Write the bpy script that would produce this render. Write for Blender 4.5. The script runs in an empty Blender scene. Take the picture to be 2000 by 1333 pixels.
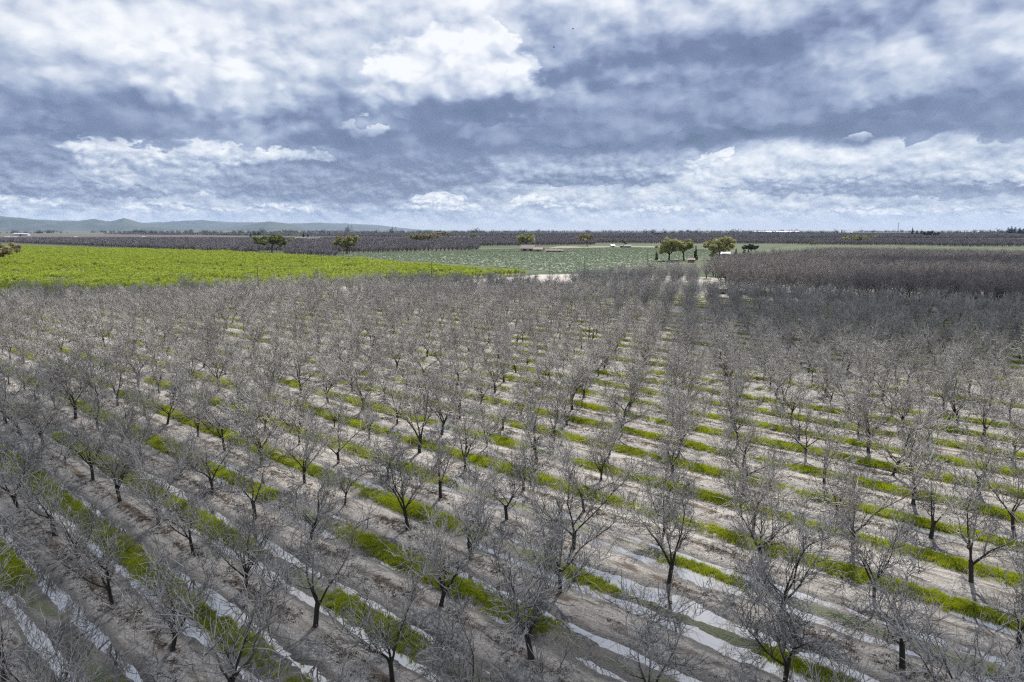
import bpy, bmesh, math, random, os
import numpy as np
from mathutils import Vector, Matrix

R = math.radians
SC = bpy.context.scene
COL = SC.collection

# ------------------------------------------------------------------ camera
CAM_H = 25.0
PITCH = math.atan((666.5 - 450.0) / 1333.0)
cam_data = bpy.data.cameras.new('camera')
cam_data.sensor_width = 36.0
cam_data.lens = 24.0
cam_data.clip_start = 0.1
cam_data.clip_end = 120000.0
cam = bpy.data.objects.new('camera', cam_data)
COL.objects.link(cam)
cam.location = (0, 0, CAM_H)
cam.rotation_euler = (math.pi / 2 - PITCH, 0, 0)
SC.camera = cam

SUN_AZ, SUN_EL = 22.0, 47.0      # degrees right of the view direction, degrees above the horizon


# ------------------------------------------------------------------ node helpers
class V:
    """a node socket with arithmetic"""
    def __init__(s, t, sock): s.t, s.k = t, sock
    def _m(s, op, *a): return math_node(s.t, op, s, *a)
    def __add__(s, o): return s._m('ADD', o)
    def __radd__(s, o): return s._m('ADD', o)
    def __sub__(s, o): return s._m('SUBTRACT', o)
    def __rsub__(s, o): return math_node(s.t, 'SUBTRACT', o, s)
    def __mul__(s, o): return s._m('MULTIPLY', o)
    def __rmul__(s, o): return s._m('MULTIPLY', o)
    def __truediv__(s, o): return s._m('DIVIDE', o)
    def __pow__(s, o): return s._m('POWER', o)


def put(t, sock, v):
    if isinstance(v, V): t.links.new(v.k, sock)
    elif hasattr(sock, 'default_value'):
        try: sock.default_value = v
        except Exception: sock.default_value = (*v, 1.0)


def math_node(t, op, *a, clamp=False):
    n = t.nodes.new('ShaderNodeMath'); n.operation = op; n.use_clamp = clamp
    for i, v in enumerate(a): put(t, n.inputs[i], v)
    return V(t, n.outputs[0])


def clamp01(v): return math_node(v.t, 'ADD', v, 0.0, clamp=True)


def sstep(v, a, b):
    n = v.t.nodes.new('ShaderNodeMapRange'); n.interpolation_type = 'SMOOTHSTEP'
    put(v.t, n.inputs[0], v); put(v.t, n.inputs[1], a); put(v.t, n.inputs[2], b)
    return V(v.t, n.outputs[0])


def lerp(a, b, f): return a + (b - a) * f if isinstance(a, V) else (b - a) * f + a


def combine(t, x, y, z):
    n = t.nodes.new('ShaderNodeCombineXYZ')
    for i, v in enumerate((x, y, z)): put(t, n.inputs[i], v)
    return V(t, n.outputs[0])


def separate(v):
    n = v.t.nodes.new('ShaderNodeSeparateXYZ'); put(v.t, n.inputs[0], v)
    return [V(v.t, o) for o in n.outputs]


def noise(t, vec, scale, detail=5, rough=0.55, dist=0.0, color=False, lac=2.0):
    n = t.nodes.new('ShaderNodeTexNoise'); n.noise_dimensions = '3D'
    put(t, n.inputs['Vector'], vec); n.inputs['Scale'].default_value = scale
    n.inputs['Detail'].default_value = detail; n.inputs['Roughness'].default_value = rough
    n.inputs['Distortion'].default_value = dist; n.inputs['Lacunarity'].default_value = lac
    return V(t, n.outputs['Color' if color else 'Fac'])


def mixc(t, f, a, b, blend='MIX'):
    n = t.nodes.new('ShaderNodeMix'); n.data_type = 'RGBA'; n.blend_type = blend
    put(t, n.inputs[0], f)
    for s, v in ((n.inputs[6], a), (n.inputs[7], b)):
        if isinstance(v, V): t.links.new(v.k, s)
        else: s.default_value = (*v[:3], 1.0)
    return V(t, n.outputs[2])


def ramp(t, f, stops):
    n = t.nodes.new('ShaderNodeValToRGB'); put(t, n.inputs[0], f)
    e = n.color_ramp.elements
    while len(e) < len(stops): e.new(0.5)
    for el, (p, c) in zip(e, stops):
        el.position = p; el.color = (*c[:3], 1.0)
    return V(t, n.outputs[0])


def billow(t, vec, scale, detail=3, rough=0.5):
    """round heaped lumps, about -0.5..0.5"""
    n = t.nodes.new('ShaderNodeTexVoronoi'); n.voronoi_dimensions = '2D'; n.feature = 'SMOOTH_F1'; n.normalize = True
    put(t, n.inputs['Vector'], vec); n.inputs['Scale'].default_value = scale
    n.inputs['Detail'].default_value = detail; n.inputs['Roughness'].default_value = rough
    n.inputs['Smoothness'].default_value = 0.35
    return 0.5 - V(t, n.outputs['Distance']) * 1.6


# ------------------------------------------------------------------ world: clear sky behind broken cumulus
def build_world():
    w = bpy.data.worlds.new('World'); SC.world = w; w.use_nodes = True
    t = w.node_tree; t.nodes.clear()
    tc = t.nodes.new('ShaderNodeTexCoord')
    x, y, z = separate(V(t, tc.outputs['Generated']))
    DEG = 180 / math.pi
    A = math_node(t, 'ARCTAN2', x, y) * DEG
    E = math_node(t, 'ARCSINE', z) * DEG
    # clouds shrink towards the horizon: two scales, blended by elevation
    wl = sstep(E, 3.0, 8.0)
    n1 = separate(noise(t, combine(t, A * 0.09, E * 0.17, 1.3), 1.0, 5, 0.52, color=True))
    n2 = separate(noise(t, combine(t, A * 0.40, E * 0.75, 5.3), 1.0, 4, 0.58, color=True))
    near = lerp(0.22, 1.0, sstep(E, 0.5, 9.0))
    wA = A + ((n1[0] - 0.5) * 14.0 + (n2[0] - 0.5) * 3.0) * near
    wE = E + ((n1[1] - 0.5) * 6.5 + (n2[1] - 0.5) * 2.0) * near

    def at(u, v):
        xn, yn = (u - 1000) / 1333.0, (v - 666.5) / 1333.0
        d = Vector((xn, math.cos(PITCH) - yn * math.sin(PITCH), -math.sin(PITCH) - yn * math.cos(PITCH))).normalized()
        return math.degrees(math.atan2(d.x, d.y)), math.degrees(math.asin(d.z))

    def blob(u, v, ru, rv, cA=None, cE=None):
        a, e = at(u, v); k = 1 / 23.3
        qa = ((cA or wA) - a) * (1 / (ru * k)); qe = ((cE or wE) - e) * (1 / (rv * k))
        return qa * qa + qe * qe

    # broad light and dark masses of the overcast
    masses = [  # u, v, ru, rv, weight
        (150, 40, 330, 120, .13), (900, 5, 330, 45, .20), (420, 60, 150, 60, .04),
        (60, 215, 210, 60, -.24), (200, 265, 190, 30, -.16), (-20, 320, 130, 40, -.20), (0, 380, 130, 18, -.12),
        (610, 160, 80, 120, -.20), (300, 235, 130, 36, -.14), (430, 150, 170, 100, .04), (560, 250, 170, 26, -.16),
        
        (590, 362, 210, 36, -.30), (820, 310, 150, 75, -.24),
        (1060, 255, 300, 60, -.36), (1330, 170, 330, 110, -.26), (1620, 80, 260, 110, -.16), (1550, 230, 210, 36, -.14),
        (1280, 265, 330, 26, -.18), (1960, 210, 150, 55, -.26), (1760, 235, 130, 25, -.12),
        (1730, 150, 100, 34, .20), (1330, 20, 180, 60, .04), (1500, 290, 240, 16, .16), (1820, 285, 220, 22, .18),
        (1960, 385, 120, 12, -.14), (1400, 325, 140, 26, .18),
        
    ]
    L = None
    for u, v, ru, rv, wgt in masses:
        g = math_node(t, 'EXPONENT', blob(u, v, ru, rv) * -0.8) * wgt
        L = g if L is None else L + g
    L = L * 0.92 + 0.72
    # billow relief: brighter where the cloud thins upwards, darker underneath
    def field(dA, dE):
        lo = noise(t, combine(t, (A + dA) * 0.50, (E + dE) * 0.90, 3.1), 1.0, 5, 0.56)
        hi = noise(t, combine(t, (A + dA) * 0.11, (E + dE) * 0.18, 7.7), 1.0, 5, 0.50)
        return lerp(lo, hi, wl)
    up = lerp(0.40, 1.3, wl)
    d0, d1 = field(0.0, 0.0), field(up * 0.5, up)
    L = L + (d0 - d1) * lerp(0.55, 0.80, wl) + (d0 - 0.5) * 0.40
    # crisp-edged cumulus towers
    wx, wy = (n2[0] - 0.5) * 1.6, (n2[1] - 0.5) * 1.2
    def lumps(dA, dE):
        return lerp(billow(t, combine(t, (A + wx + dA) * 1.05, (E + wy + dE) * 1.9, 0.0), 1.0, 2, 0.55),
                    billow(t, combine(t, (A + wx + dA) * 0.30, (E + wy + dE) * 0.45, 0.0), 1.0, 2, 0.5), wl)
    fine, fine1 = lumps(0.0, 0.0), lumps(lerp(0.12, 0.48, wl), lerp(0.16, 0.75, wl))
    L = L + (fine - fine1) * lerp(0.20, 0.36, wl)
    pA, pE = A + (n2[2] - 0.5) * 5.0 * near + fine * 0.8 * near, E + (n2[0] - 0.5) * 3.0 * near + fine * 2.0 * near
    towers = [  # ellipses, top brightness, base brightness, v of top and base
        # small far ones first
        ([(60, 400, 75, 13), (135, 405, 45, 9)], .93, .68, 388, 416),
        ([(320, 404, 75, 11), (405, 409, 60, 9), (240, 408, 40, 7)], .92, .68, 393, 419),
        ([(530, 406, 50, 9), (590, 411, 50, 7)], .88, .66, 397, 418),
        ([(860, 393, 62, 17), (910, 405, 45, 11), (800, 408, 40, 9)], .94, .66, 380, 420),
        ([(1040, 392, 50, 10), (1120, 404, 70, 9)], .92, .68, 383, 415),
        ([(1290, 408, 60, 8), (1390, 412, 60, 7)], .88, .68, 400, 420),
        ([(1700, 413, 100, 8), (1560, 416, 60, 6)], .88, .70, 404, 424),
        ([(1900, 410, 90, 8)], .86, .68, 401, 421),
        ([(320, 302, 230, 22), (190, 325, 110, 22), (520, 305, 120, 15), (400, 335, 60, 18)], .93, .70, 280, 350),
        ([(560, 354, 140, 38), (690, 374, 95, 26), (470, 352, 55, 32)], .54, .38, 318, 396),
        ([(1200, 344, 160, 20), (1080, 352, 90, 14)], .50, .36, 324, 364),
        ([(1640, 360, 220, 20), (1840, 372, 150, 14)], .56, .42, 340, 386),
        ([(820, 305, 105, 62), (760, 335, 80, 36), (890, 340, 90, 26)], .50, .37, 250, 368),
        ([(90, 210, 190, 40), (250, 250, 150, 26), (0, 300, 110, 34)], .56, .42, 160, 290),
        ([(60, 368, 160, 18), (220, 376, 110, 11)], .55, .42, 350, 390),
        ([(1450, 372, 60, 7), (960, 372, 50, 8)], .60, .48, 362, 384),
        ([(450, 170, 145, 85), (520, 205, 80, 66), (350, 120, 90, 50)], .90, .58, 105, 268),
        ([(1280, 215, 290, 52), (1040, 262, 170, 26), (1480, 190, 180, 60), (1180, 275, 200, 16)], .60, .38, 130, 290),
        ([(1960, 215, 130, 46), (1800, 240, 120, 24)], .54, .40, 165, 270),
        ([(100, 238, 50, 17)], .93, .64, 225, 258),
        ([(710, 255, 45, 14)], .72, .62, 243, 270),
        ([(890, 135, 150, 78), (950, 85, 75, 42), (775, 165, 75, 66), (1000, 165, 62, 58)], .98, .66, 100, 235),
        ([(1378, 322, 52, 20), (1405, 305, 30, 16)], .97, .74, 300, 345),
        ([(1620, 288, 50, 12), (1665, 275, 28, 9)], .92, .70, 275, 302),
        ([(1990, 340, 26, 16)], .95, .75, 325, 360),
        ([(405, 376, 13, 7)], .95, .8, 368, 384),
    ]
    for ell, top, bot, vt, vb in towers:
        q = None
        for u, v, ru, rv in ell:
            b = 1.0 - blob(u, v, ru, rv, pA, pE)
            q = b if q is None else math_node(t, 'SMOOTH_MAX', q, b, 0.25)
        et, eb = at(1000, vt)[1], at(1000, vb)[1]
        hgt = sstep(E + fine * 1.5, eb, et)
        if top > 0.7: alpha = sstep(q, 0.0, lerp(1.0, 0.36, hgt)) * lerp(0.40, 0.93, hgt)      # sunlit heap: crisp top, melting base
        else: alpha = sstep(q, 0.0, lerp(0.45, 0.95, hgt)) * lerp(0.97, 0.40, hgt)              # rain cloud: dark firm base, soft top
        c = lerp(bot, top, hgt) + (fine - fine1) * (0.62 if top > .8 else 0.22) + (d0 - d1) * 0.40
        L = lerp(L, c, alpha)
    CLOUD = [(0.0, (.09, .13, .225)), (0.36, (.165, .207, .352)), (0.52, (.315, .375, .54)), (0.68, (.525, .588, .715)),
             (0.84, (.775, .81, .885)), (1.0, (.98, .985, 1.0))]
    L = lerp(L, lerp(0.74, 0.80, d0), sstep(E, 1.3, 0.1))          # thin cloud melts into pale air at the skyline
    cloud = ramp(t, clamp01(L), CLOUD)
    # overhead the same broken cloud goes on
    over = noise(t, combine(t, x * 2.2, y * 2.2, z * 2.2), 1.0, 4, 0.55)
    cloud_over = ramp(t, clamp01((over - 0.5) * 1.1 + 0.66), CLOUD)

    def bg(c, k):
        n = t.nodes.new('ShaderNodeBackground'); t.links.new(c.k, n.inputs[0]); n.inputs[1].default_value = k
        return n.outputs[0]

    def mix(f, a_, b_):
        n = t.nodes.new('ShaderNodeMixShader'); put(t, n.inputs[0], f)
        t.links.new(a_, n.inputs[1]); t.links.new(b_, n.inputs[2])
        return n.outputs[0]
    sky = t.nodes.new('ShaderNodeTexSky'); sky.sky_type = 'NISHITA'; sky.sun_disc = False
    sky.sun_elevation = R(SUN_EL); sky.sun_rotation = R(SUN_AZ)
    sky.air_density = 1.0; sky.dust_density = 0.3; sky.ozone_density = 1.5
    away = 1.0 - sstep(E, 27.0, 21.0) * sstep(math_node(t, 'ABSOLUTE', A), 52.0, 42.0)
    clouds = mix(away, bg(cloud, 0.62), bg(cloud_over, 0.62))
    out = t.nodes.new('ShaderNodeOutputWorld')
    t.links.new(mix(0.06, clouds, bg(V(t, sky.outputs[0]), 0.10)), out.inputs[0])
    w.cycles.sampling_method = 'MANUAL'; w.cycles.sample_map_resolution = 512


build_world()

sun_data = bpy.data.lights.new('sun', 'SUN'); sun_data.energy = 5.0; sun_data.angle = R(0.53); sun_data.color = (1.0, .955, .89)
sun = bpy.data.objects.new('sun', sun_data); COL.objects.link(sun)
_d = Vector((math.sin(R(SUN_AZ)) * math.cos(R(SUN_EL)), math.cos(R(SUN_AZ)) * math.cos(R(SUN_EL)), math.sin(R(SUN_EL))))
sun.rotation_euler = _d.to_track_quat('Z', 'Y').to_euler()
sun.location = _d * 300

SC.view_settings.view_transform = 'Standard'
SC.view_settings.look = 'None'
SC.view_settings.exposure = 0.7
SC.view_settings.gamma = 1.0
SC.view_settings.use_curve_mapping = False
SC.cycles.max_bounces = 5
SC.cycles.diffuse_bounces = 2
SC.cycles.glossy_bounces = 3
SC.cycles.transparent_max_bounces = 16
SC.cycles.volume_bounces = 0
SC.cycles.use_denoising = False
SC.cycles.use_adaptive_sampling = False
SC.cycles.use_light_tree = False
try: SC.cycles.sampling_pattern = 'BLUE_NOISE'
except Exception: pass
SC.cycles.filter_width = 1.3
HAZE = 1.6e-5


# ------------------------------------------------------------------ object helpers
def tag(o, label=None, cat=None, group=None, kind=None):
    if label: o['label'] = label
    if cat: o['category'] = cat
    if group: o['group'] = group
    if kind: o['kind'] = kind
    return o


def mesh_from(name, verts, faces, mat=None, smooth=False):
    me = bpy.data.meshes.new(name)
    verts = np.asarray(verts, np.float32).reshape(-1, 3)
    if isinstance(faces, np.ndarray):
        nf, k = faces.shape
        me.vertices.add(len(verts)); me.vertices.foreach_set('co', verts.ravel())
        me.loops.add(nf * k); me.loops.foreach_set('vertex_index', faces.astype(np.int32).ravel())
        me.polygons.add(nf); me.polygons.foreach_set('loop_start', np.arange(0, nf * k, k, dtype=np.int32))
        me.update(calc_edges=True)
    else:
        me.from_pydata(verts.tolist(), [], faces)
    if mat: me.materials.append(mat)
    if smooth: me.polygons.foreach_set('use_smooth', np.ones(len(me.polygons), bool))
    return me


def link(name, me, parent=None, loc=(0, 0, 0), rotz=0.0, scale=None):
    o = bpy.data.objects.new(name, me); COL.objects.link(o)
    o.location = loc; o.rotation_euler = (0, 0, rotz)
    if scale is not None: o.scale = scale if hasattr(scale, '__len__') else (scale,) * 3
    if parent: o.parent = parent
    return o


def empty(name, loc, rotz=0.0, scale=1.0):
    o = link(name, None, None, loc, rotz, scale); o.empty_display_size = 0.5
    return o


def ground_at(u, v, z=0.0):
    """the point of height z that the photograph shows at pixel u, v"""
    xn, yn = (u - 1000) / 1333.0, (v - 666.5) / 1333.0
    dz = -math.sin(PITCH) - yn * math.cos(PITCH); dy = math.cos(PITCH) - yn * math.sin(PITCH)
    k = (CAM_H - z) / -dz
    return Vector((xn * k, dy * k, z))


def value_noise(x, y, seed=0):
    """smooth value noise in -1..1 on numpy arrays"""
    xi, yi = np.floor(x).astype(np.int64), np.floor(y).astype(np.int64)
    fx, fy = x - xi, y - yi
    fx, fy = fx * fx * (3 - 2 * fx), fy * fy * (3 - 2 * fy)

    def h(a, b):
        n = (a * 374761393 + b * 668265263 + seed * 974634721) & 0x7fffffff
        n = ((n ^ (n >> 13)) * 1274126177) & 0x7fffffff
        return ((n ^ (n >> 16)) & 0xffff) / 32767.5 - 1.0
    return (h(xi, yi) * (1 - fx) + h(xi + 1, yi) * fx) * (1 - fy) + (h(xi, yi + 1) * (1 - fx) + h(xi + 1, yi + 1) * fx) * fy


def fbm(x, y, seed=0, oct=4, gain=0.5):
    s, a = 0.0, 1.0
    for i in range(oct):
        s = s + a * value_noise(x * 2 ** i + 17.3 * i, y * 2 ** i - 9.1 * i, seed + i); a *= gain
    return s


def material(name):
    m = bpy.data.materials.new(name); m.use_nodes = True
    t = m.node_tree
    return m, t, t.nodes['Principled BSDF']


def attr(t, name, kind='Fac', typ='GEOMETRY'):
    n = t.nodes.new('ShaderNodeAttribute'); n.attribute_name = name; n.attribute_type = typ
    return V(t, n.outputs[kind])


def obj_coord(t):
    return V(t, t.nodes.new('ShaderNodeTexCoord').outputs['Object'])


def world_pos(t):
    return V(t, t.nodes.new('ShaderNodeNewGeometry').outputs['Position'])


def inst_random(t):
    return V(t, t.nodes.new('ShaderNodeObjectInfo').outputs['Random'])


def bump(t, bsdf, h, strength=0.4, distance=0.02):
    n = t.nodes.new('ShaderNodeBump'); n.inputs['Strength'].default_value = strength
    n.inputs['Distance'].default_value = distance
    t.links.new(h.k, n.inputs['Height']); t.links.new(n.outputs[0], bsdf.inputs['Normal'])


def plain(name, col, rough=0.8, var=0.25, scale=3.0, spec=0.3, coord='object', rnd=0.0):
    """a surface of one colour with uneven tone"""
    m, t, b = material(name)
    c = obj_coord(t) if coord == 'object' else world_pos(t)
    n = noise(t, c, scale, 4, 0.6)
    f = lerp(1 - var, 1 + var, sstep(n, 0.25, 0.75))
    if rnd: f = f * lerp(1 - rnd, 1 + rnd, inst_random(t))
    col_n = mixc(t, 1.0, col, combine(t, f, f, f), 'MULTIPLY')
    put(t, b.inputs['Base Color'], col_n)
    b.inputs['Roughness'].default_value = rough
    b.inputs['Specular IOR Level'].default_value = spec
    return m


def scatter(name, pts, rots, scales, var, sources, kind_label=None, cat=None):
    """ONE stuff object: geometry-node copies of small meshes on points. sources[i] is a list of objects"""
    pts = np.asarray(pts, np.float32)
    me = bpy.data.meshes.new(name); me.vertices.add(len(pts)); me.vertices.foreach_set('co', pts.ravel())
    a = me.attributes.new('rot', 'FLOAT_VECTOR', 'POINT'); a.data.foreach_set('vector', np.asarray(rots, np.float32).ravel())
    a = me.attributes.new('scl', 'FLOAT_VECTOR', 'POINT'); a.data.foreach_set('vector', np.asarray(scales, np.float32).ravel())
    a = me.attributes.new('var', 'INT', 'POINT'); a.data.foreach_set('value', np.asarray(var, np.int32))
    me.update()
    o = link(name, me)
    g = bpy.data.node_groups.new(name, 'GeometryNodeTree')
    g.interface.new_socket('Geometry', in_out='INPUT', socket_type='NodeSocketGeometry')
    g.interface.new_socket('Geometry', in_out='OUTPUT', socket_type='NodeSocketGeometry')
    gi, go = g.nodes.new('NodeGroupInput'), g.nodes.new('NodeGroupOutput')

    def named(n_, typ):
        n = g.nodes.new('GeometryNodeInputNamedAttribute'); n.data_type = typ; n.inputs[0].default_value = n_
        return next(s for s in n.outputs if s.enabled and s.name == 'Attribute')
    rot, scl, vr = named('rot', 'FLOAT_VECTOR'), named('scl', 'FLOAT_VECTOR'), named('var', 'INT')
    jn = g.nodes.new('GeometryNodeJoinGeometry')
    for i, objs in enumerate(sources):
        eq = g.nodes.new('FunctionNodeCompare'); eq.data_type = 'INT'; eq.operation = 'EQUAL'
        ins = [s for s in eq.inputs if s.enabled]
        g.links.new(vr, ins[0]); ins[1].default_value = i
        for src in objs:
            oi = g.nodes.new('GeometryNodeObjectInfo'); oi.inputs[0].default_value = src
            oi.inputs['As Instance'].default_value = True
            ip = g.nodes.new('GeometryNodeInstanceOnPoints')
            g.links.new(gi.outputs[0], ip.inputs['Points']); g.links.new(eq.outputs[0], ip.inputs['Selection'])
            g.links.new(oi.outputs['Geometry'], ip.inputs['Instance'])
            g.links.new(rot, ip.inputs['Rotation']); g.links.new(scl, ip.inputs['Scale'])
            g.links.new(ip.outputs[0], jn.inputs[0])
    g.links.new(jn.outputs[0], go.inputs[0])
    md = o.modifiers.new('scatter', 'NODES'); md.node_group = g
    return tag(o, kind_label, cat, kind='stuff')


RNG = np.random.default_rng(11)

# ------------------------------------------------------------------ the orchard grid
# trees stand on a diamond grid: columns run 15 degrees right of the view, rows 49 degrees left of it
COL_ANG, ROW_ANG = R(15.0), R(-49.0)
VA = np.array([math.sin(COL_ANG), math.cos(COL_ANG)]) * 0.3025 * CAM_H
VB = np.array([math.sin(ROW_ANG), math.cos(ROW_ANG)]) * 0.3146 * CAM_H
OFF = 0.1601 * VA + 0.1775 * VB
EB = np.array([math.sin(ROW_ANG), math.cos(ROW_ANG)])       # along the rows, away to the left
EC = np.array([math.cos(ROW_ANG), -math.sin(ROW_ANG)])      # across the rows, away to the right
PERIOD = abs(float(VA @ EC))
C0 = float(OFF @ EC)
GRID_ROT = math.atan2(-EB[1], -EB[0])                       # local x = -along, local y = across
B_EDGE, C_EDGE = 203.0, 250.0                               # where the nearer block ends


# far rim of the nearer block: distance ahead for each x/y direction
RIM = ((-.95, 222), (-.75, 232), (-.375, 264), (-.15, 305), (-.09, 302), (-.015, 298), (.03, 288), (.055, 284), (.08, 308), (.105, 330), (.15, 358), (.22, 378), (.29, 372), (.9, 440))


def rim(p): return np.interp(p[..., 0] / p[..., 1], [r[0] for r in RIM], [r[1] for r in RIM])


def in_block(p):
    c = to_bc(p)[..., 1]
    return within_rim(p) & ((c < C_EDGE - 2) | ((p[..., 0] / p[..., 1] < .285) & (c < 345)))


def within_rim(p, more=0.0): return p[..., 1] < rim(p) + more


def to_bc(p): return np.asarray(p) @ np.stack([EB, EC], 1)
def to_xy(b, c): return np.asarray(b)[..., None] * EB + np.asarray(c)[..., None] * EC


def row_dist(c):
    t = (c - C0) / PERIOD
    return np.abs(t - np.round(t)) * PERIOD


def grass_strength(b, c):
    """how thick the green strip grows at a place, 0..1"""
    k = np.floor((c - C0) / PERIOD)
    n = 0.5 + 0.55 * fbm(b / 9.0, k * 3.7, 5, 3) + 0.25 * fbm(b / 40.0, c / 40.0, 8, 2)
    xy = to_xy(b, c)
    wet = np.exp(-(((xy[..., 0] - 14) / 16) ** 2 + ((xy[..., 1] - 40) / 9) ** 2))      # drowned corner at the lower right
    return np.clip(n - 0.55 * wet, 0, 1)


def soil_height(b, c):
    d = row_dist(c)
    h = 0.20 * np.exp(-(d / 1.05) ** 2)
    h = h - 0.13 * np.exp(-((d - 2.15) / 0.50) ** 2)
    h = h + 0.02 * np.exp(-((d - PERIOD / 2) / 0.6) ** 2)
    h = h + 0.050 * fbm(b / 1.6, c / 0.9, 21, 4) * np.clip(1.3 - d / 3, .25, 1) + 0.022 * fbm(b / 0.5, c / 0.4, 31, 2)
    h = h + 0.075 * fbm(b / 11.0, c / 7.0, 41, 3)
    xy = to_xy(b, c)
    def low(x0, y0, sx, sy, k): return k * np.exp(-(((xy[..., 0] - x0) / sx) ** 2 + ((xy[..., 1] - y0) / sy) ** 2))
    h = h - low(12, 41, 15, 9, .075) - low(-24, 38, 9, 9, .06) - low(-30, 62, 14, 10, .05) - low(22, 55, 22, 14, .03)
    return h


WATER_Z = -0.110


def soil_patch(name, b0, b1, c0, c1, sb, sc, hole=None):
    nb, nc = int((b1 - b0) / sb) + 1, int((c1 - c0) / sc) + 1
    B, C = np.meshgrid(np.linspace(b0, b1, nb), np.linspace(c0, c1, nc))
    H = soil_height(B, C)
    verts = np.stack([-B, C, H], -1).reshape(-1, 3)
    i = np.arange(nb * nc).reshape(nc, nb)
    f = np.stack([i[:-1, 1:], i[:-1, :-1], i[1:, :-1], i[1:, 1:]], -1).reshape(-1, 4)
    # keep what lies in or near the view
    cx = to_xy((B[:-1, :-1] + sb / 2).ravel(), (C[:-1, :-1] + sc / 2).ravel())
    keep = (cx[:, 1] > 14) & (np.abs(cx[:, 0]) < 0.82 * cx[:, 1] + 22) & within_rim(cx, 6.0)
    if hole is not None:
        Bc, Cc = (B[:-1, :-1] + sb / 2).ravel(), (C[:-1, :-1] + sc / 2).ravel()
        keep &= ~((Bc > hole[0]) & (Bc < hole[1]) & (Cc > hole[2]) & (Cc < hole[3]))
    f = f[keep]
    used, inv = np.unique(f.ravel(), return_inverse=True)
    me = mesh_from(name, verts[used], inv.reshape(-1, 4), MAT_SOIL, smooth=True)
    return tag(link(name, me, rotz=GRID_ROT), kind='structure')


def make_soil_material():
    m, t, b = material('orchard_soil')
    p = obj_coord(t); x, y, z = separate(p)
    ph = (y - C0) / PERIOD
    d = math_node(t, 'ABSOLUTE', ph - math_node(t, 'ROUND', ph)) * PERIOD
    long = combine(t, x * 0.45, y * 1.5, 0.0)
    n_long = noise(t, long, 1.0, 5, 0.62)
    n_fine = noise(t, p, 7.0, 5, 0.65)
    n_big = noise(t, p, 0.07, 3, 0.5)
    dry = mixc(t, sstep(n_fine, 0.3, 0.7), (.235, .218, .198), (.47, .445, .412))
    dry = mixc(t, sstep(n_long, 0.45, 0.7), dry, (.135, .12, .108))
    damp = mixc(t, n_fine, (.075, .068, .062), (.165, .152, .142))
    wet_f = clamp01(sstep(z + (n_long - 0.5) * 0.11 + (n_big - .5) * .22, 0.055, -0.055))
    c = mixc(t, wet_f, dry, damp)
    # leaf litter and clods along the tree line
    lit = sstep(d + (n_long - 0.5) * 1.3, 0.55, 0.15) * sstep(noise(t, combine(t, x * 0.25, y * 0.9, 4.0), 1.0, 4, .6), 0.45, 0.6)
    c = mixc(t, lit * 0.85, c, mixc(t, n_fine, (.050, .038, .028), (.16, .115, .08)))
    # moss and short weeds between the wheel tracks
    gr = sstep(d + (n_long - .5) * 0.8, 2.75, 3.05) * sstep(noise(t, combine(t, x * 0.16, y * 0.35, 9.0), 1.0, 4, .6), 0.40, 0.56)
    c = mixc(t, gr * 0.75, c, mixc(t, n_fine, (.035, .055, .012), (.10, .13, .03)))
    put(t, b.inputs['Base Color'], c)
    put(t, b.inputs['Roughness'], lerp(0.95, 0.38, wet_f * sstep(n_fine, 0.35, 0.6)))
    put(t, b.inputs['Specular IOR Level'], lerp(0.15, 0.5, wet_f))
    bump(t, b, n_fine + n_long * 0.6, 1.0, 0.16)
    return m


MAT_SOIL = make_soil_material()
NEAR_B, NEAR_C = (-62.0, 78.0), (-6.0, 92.0)
soil_patch('orchard_soil', NEAR_B[0], NEAR_B[1], NEAR_C[0], NEAR_C[1], 0.35, 0.28)
soil_patch('orchard_soil', -200.0, 300.0, -90.0, 346.0, 1.6, 0.56, hole=(*NEAR_B, *NEAR_C))

# rain water standing in the wheel tracks
m, t, b = material('standing_water')
b.inputs['Base Color'].default_value = (.07, .062, .055, 1)
b.inputs['Roughness'].default_value = 0.4
gl = t.nodes.new('ShaderNodeBsdfGlossy'); gl.inputs['Roughness'].default_value = 0.015
gl.inputs['Color'].default_value = (.97, .95, .92, 1)
mxs = t.nodes.new('ShaderNodeMixShader')
mxs.inputs[0].default_value = 0.52; t.links.new(b.outputs[0], mxs.inputs[1]); t.links.new(gl.outputs[0], mxs.inputs[2])
t.links.new(mxs.outputs[0], t.nodes['Material Output'].inputs[0])
bump(t, gl, noise(t, obj_coord(t), 2.5, 3, 0.5), 0.04, 0.02)
MAT_WATER = m
_w = [to_xy(np.array(bb), np.array(cc)) for bb, cc in ((-200, -6), (-200, C_EDGE + 5), (60, 330), (160, 320), (250, 70), (250, -60), (60, -80))]
tag(link('water', mesh_from('water', [(q[0], q[1], WATER_Z) for q in _w], [list(range(7))], MAT_WATER)), kind='structure')


# ------------------------------------------------------------------ the plain
def make_plain_material():
    m, t, b = material('plain')
    p = world_pos(t); x, y, z = separate(p)
    n0 = noise(t, combine(t, x * 0.0016, y * 0.0011, 0.0), 1.0, 2, 0.5)
    n1 = noise(t, p, 0.02, 5, 0.6); n2 = noise(t, p, 0.6, 4, 0.6)
    soil = mixc(t, n2, (.075, .085, .05), (.125, .13, .085))
    weed = mixc(t, n2, (.04, .062, .034), (.08, .105, .06))
    c = mixc(t, sstep(n1, 0.42, 0.58), soil, weed)
    far = math_node(t, 'SQRT', x * x + y * y)
    plots = mixc(t, sstep(n0, 0.52, 0.56), (.105, .09, .09), (.10, .13, .07))
    c = mixc(t, sstep(far, 1200.0, 2600.0), c, plots)
    put(t, b.inputs['Base Color'], c); b.inputs['Roughness'].default_value = 0.95
    b.inputs['Specular IOR Level'].default_value = 0.1
    return m


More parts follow.
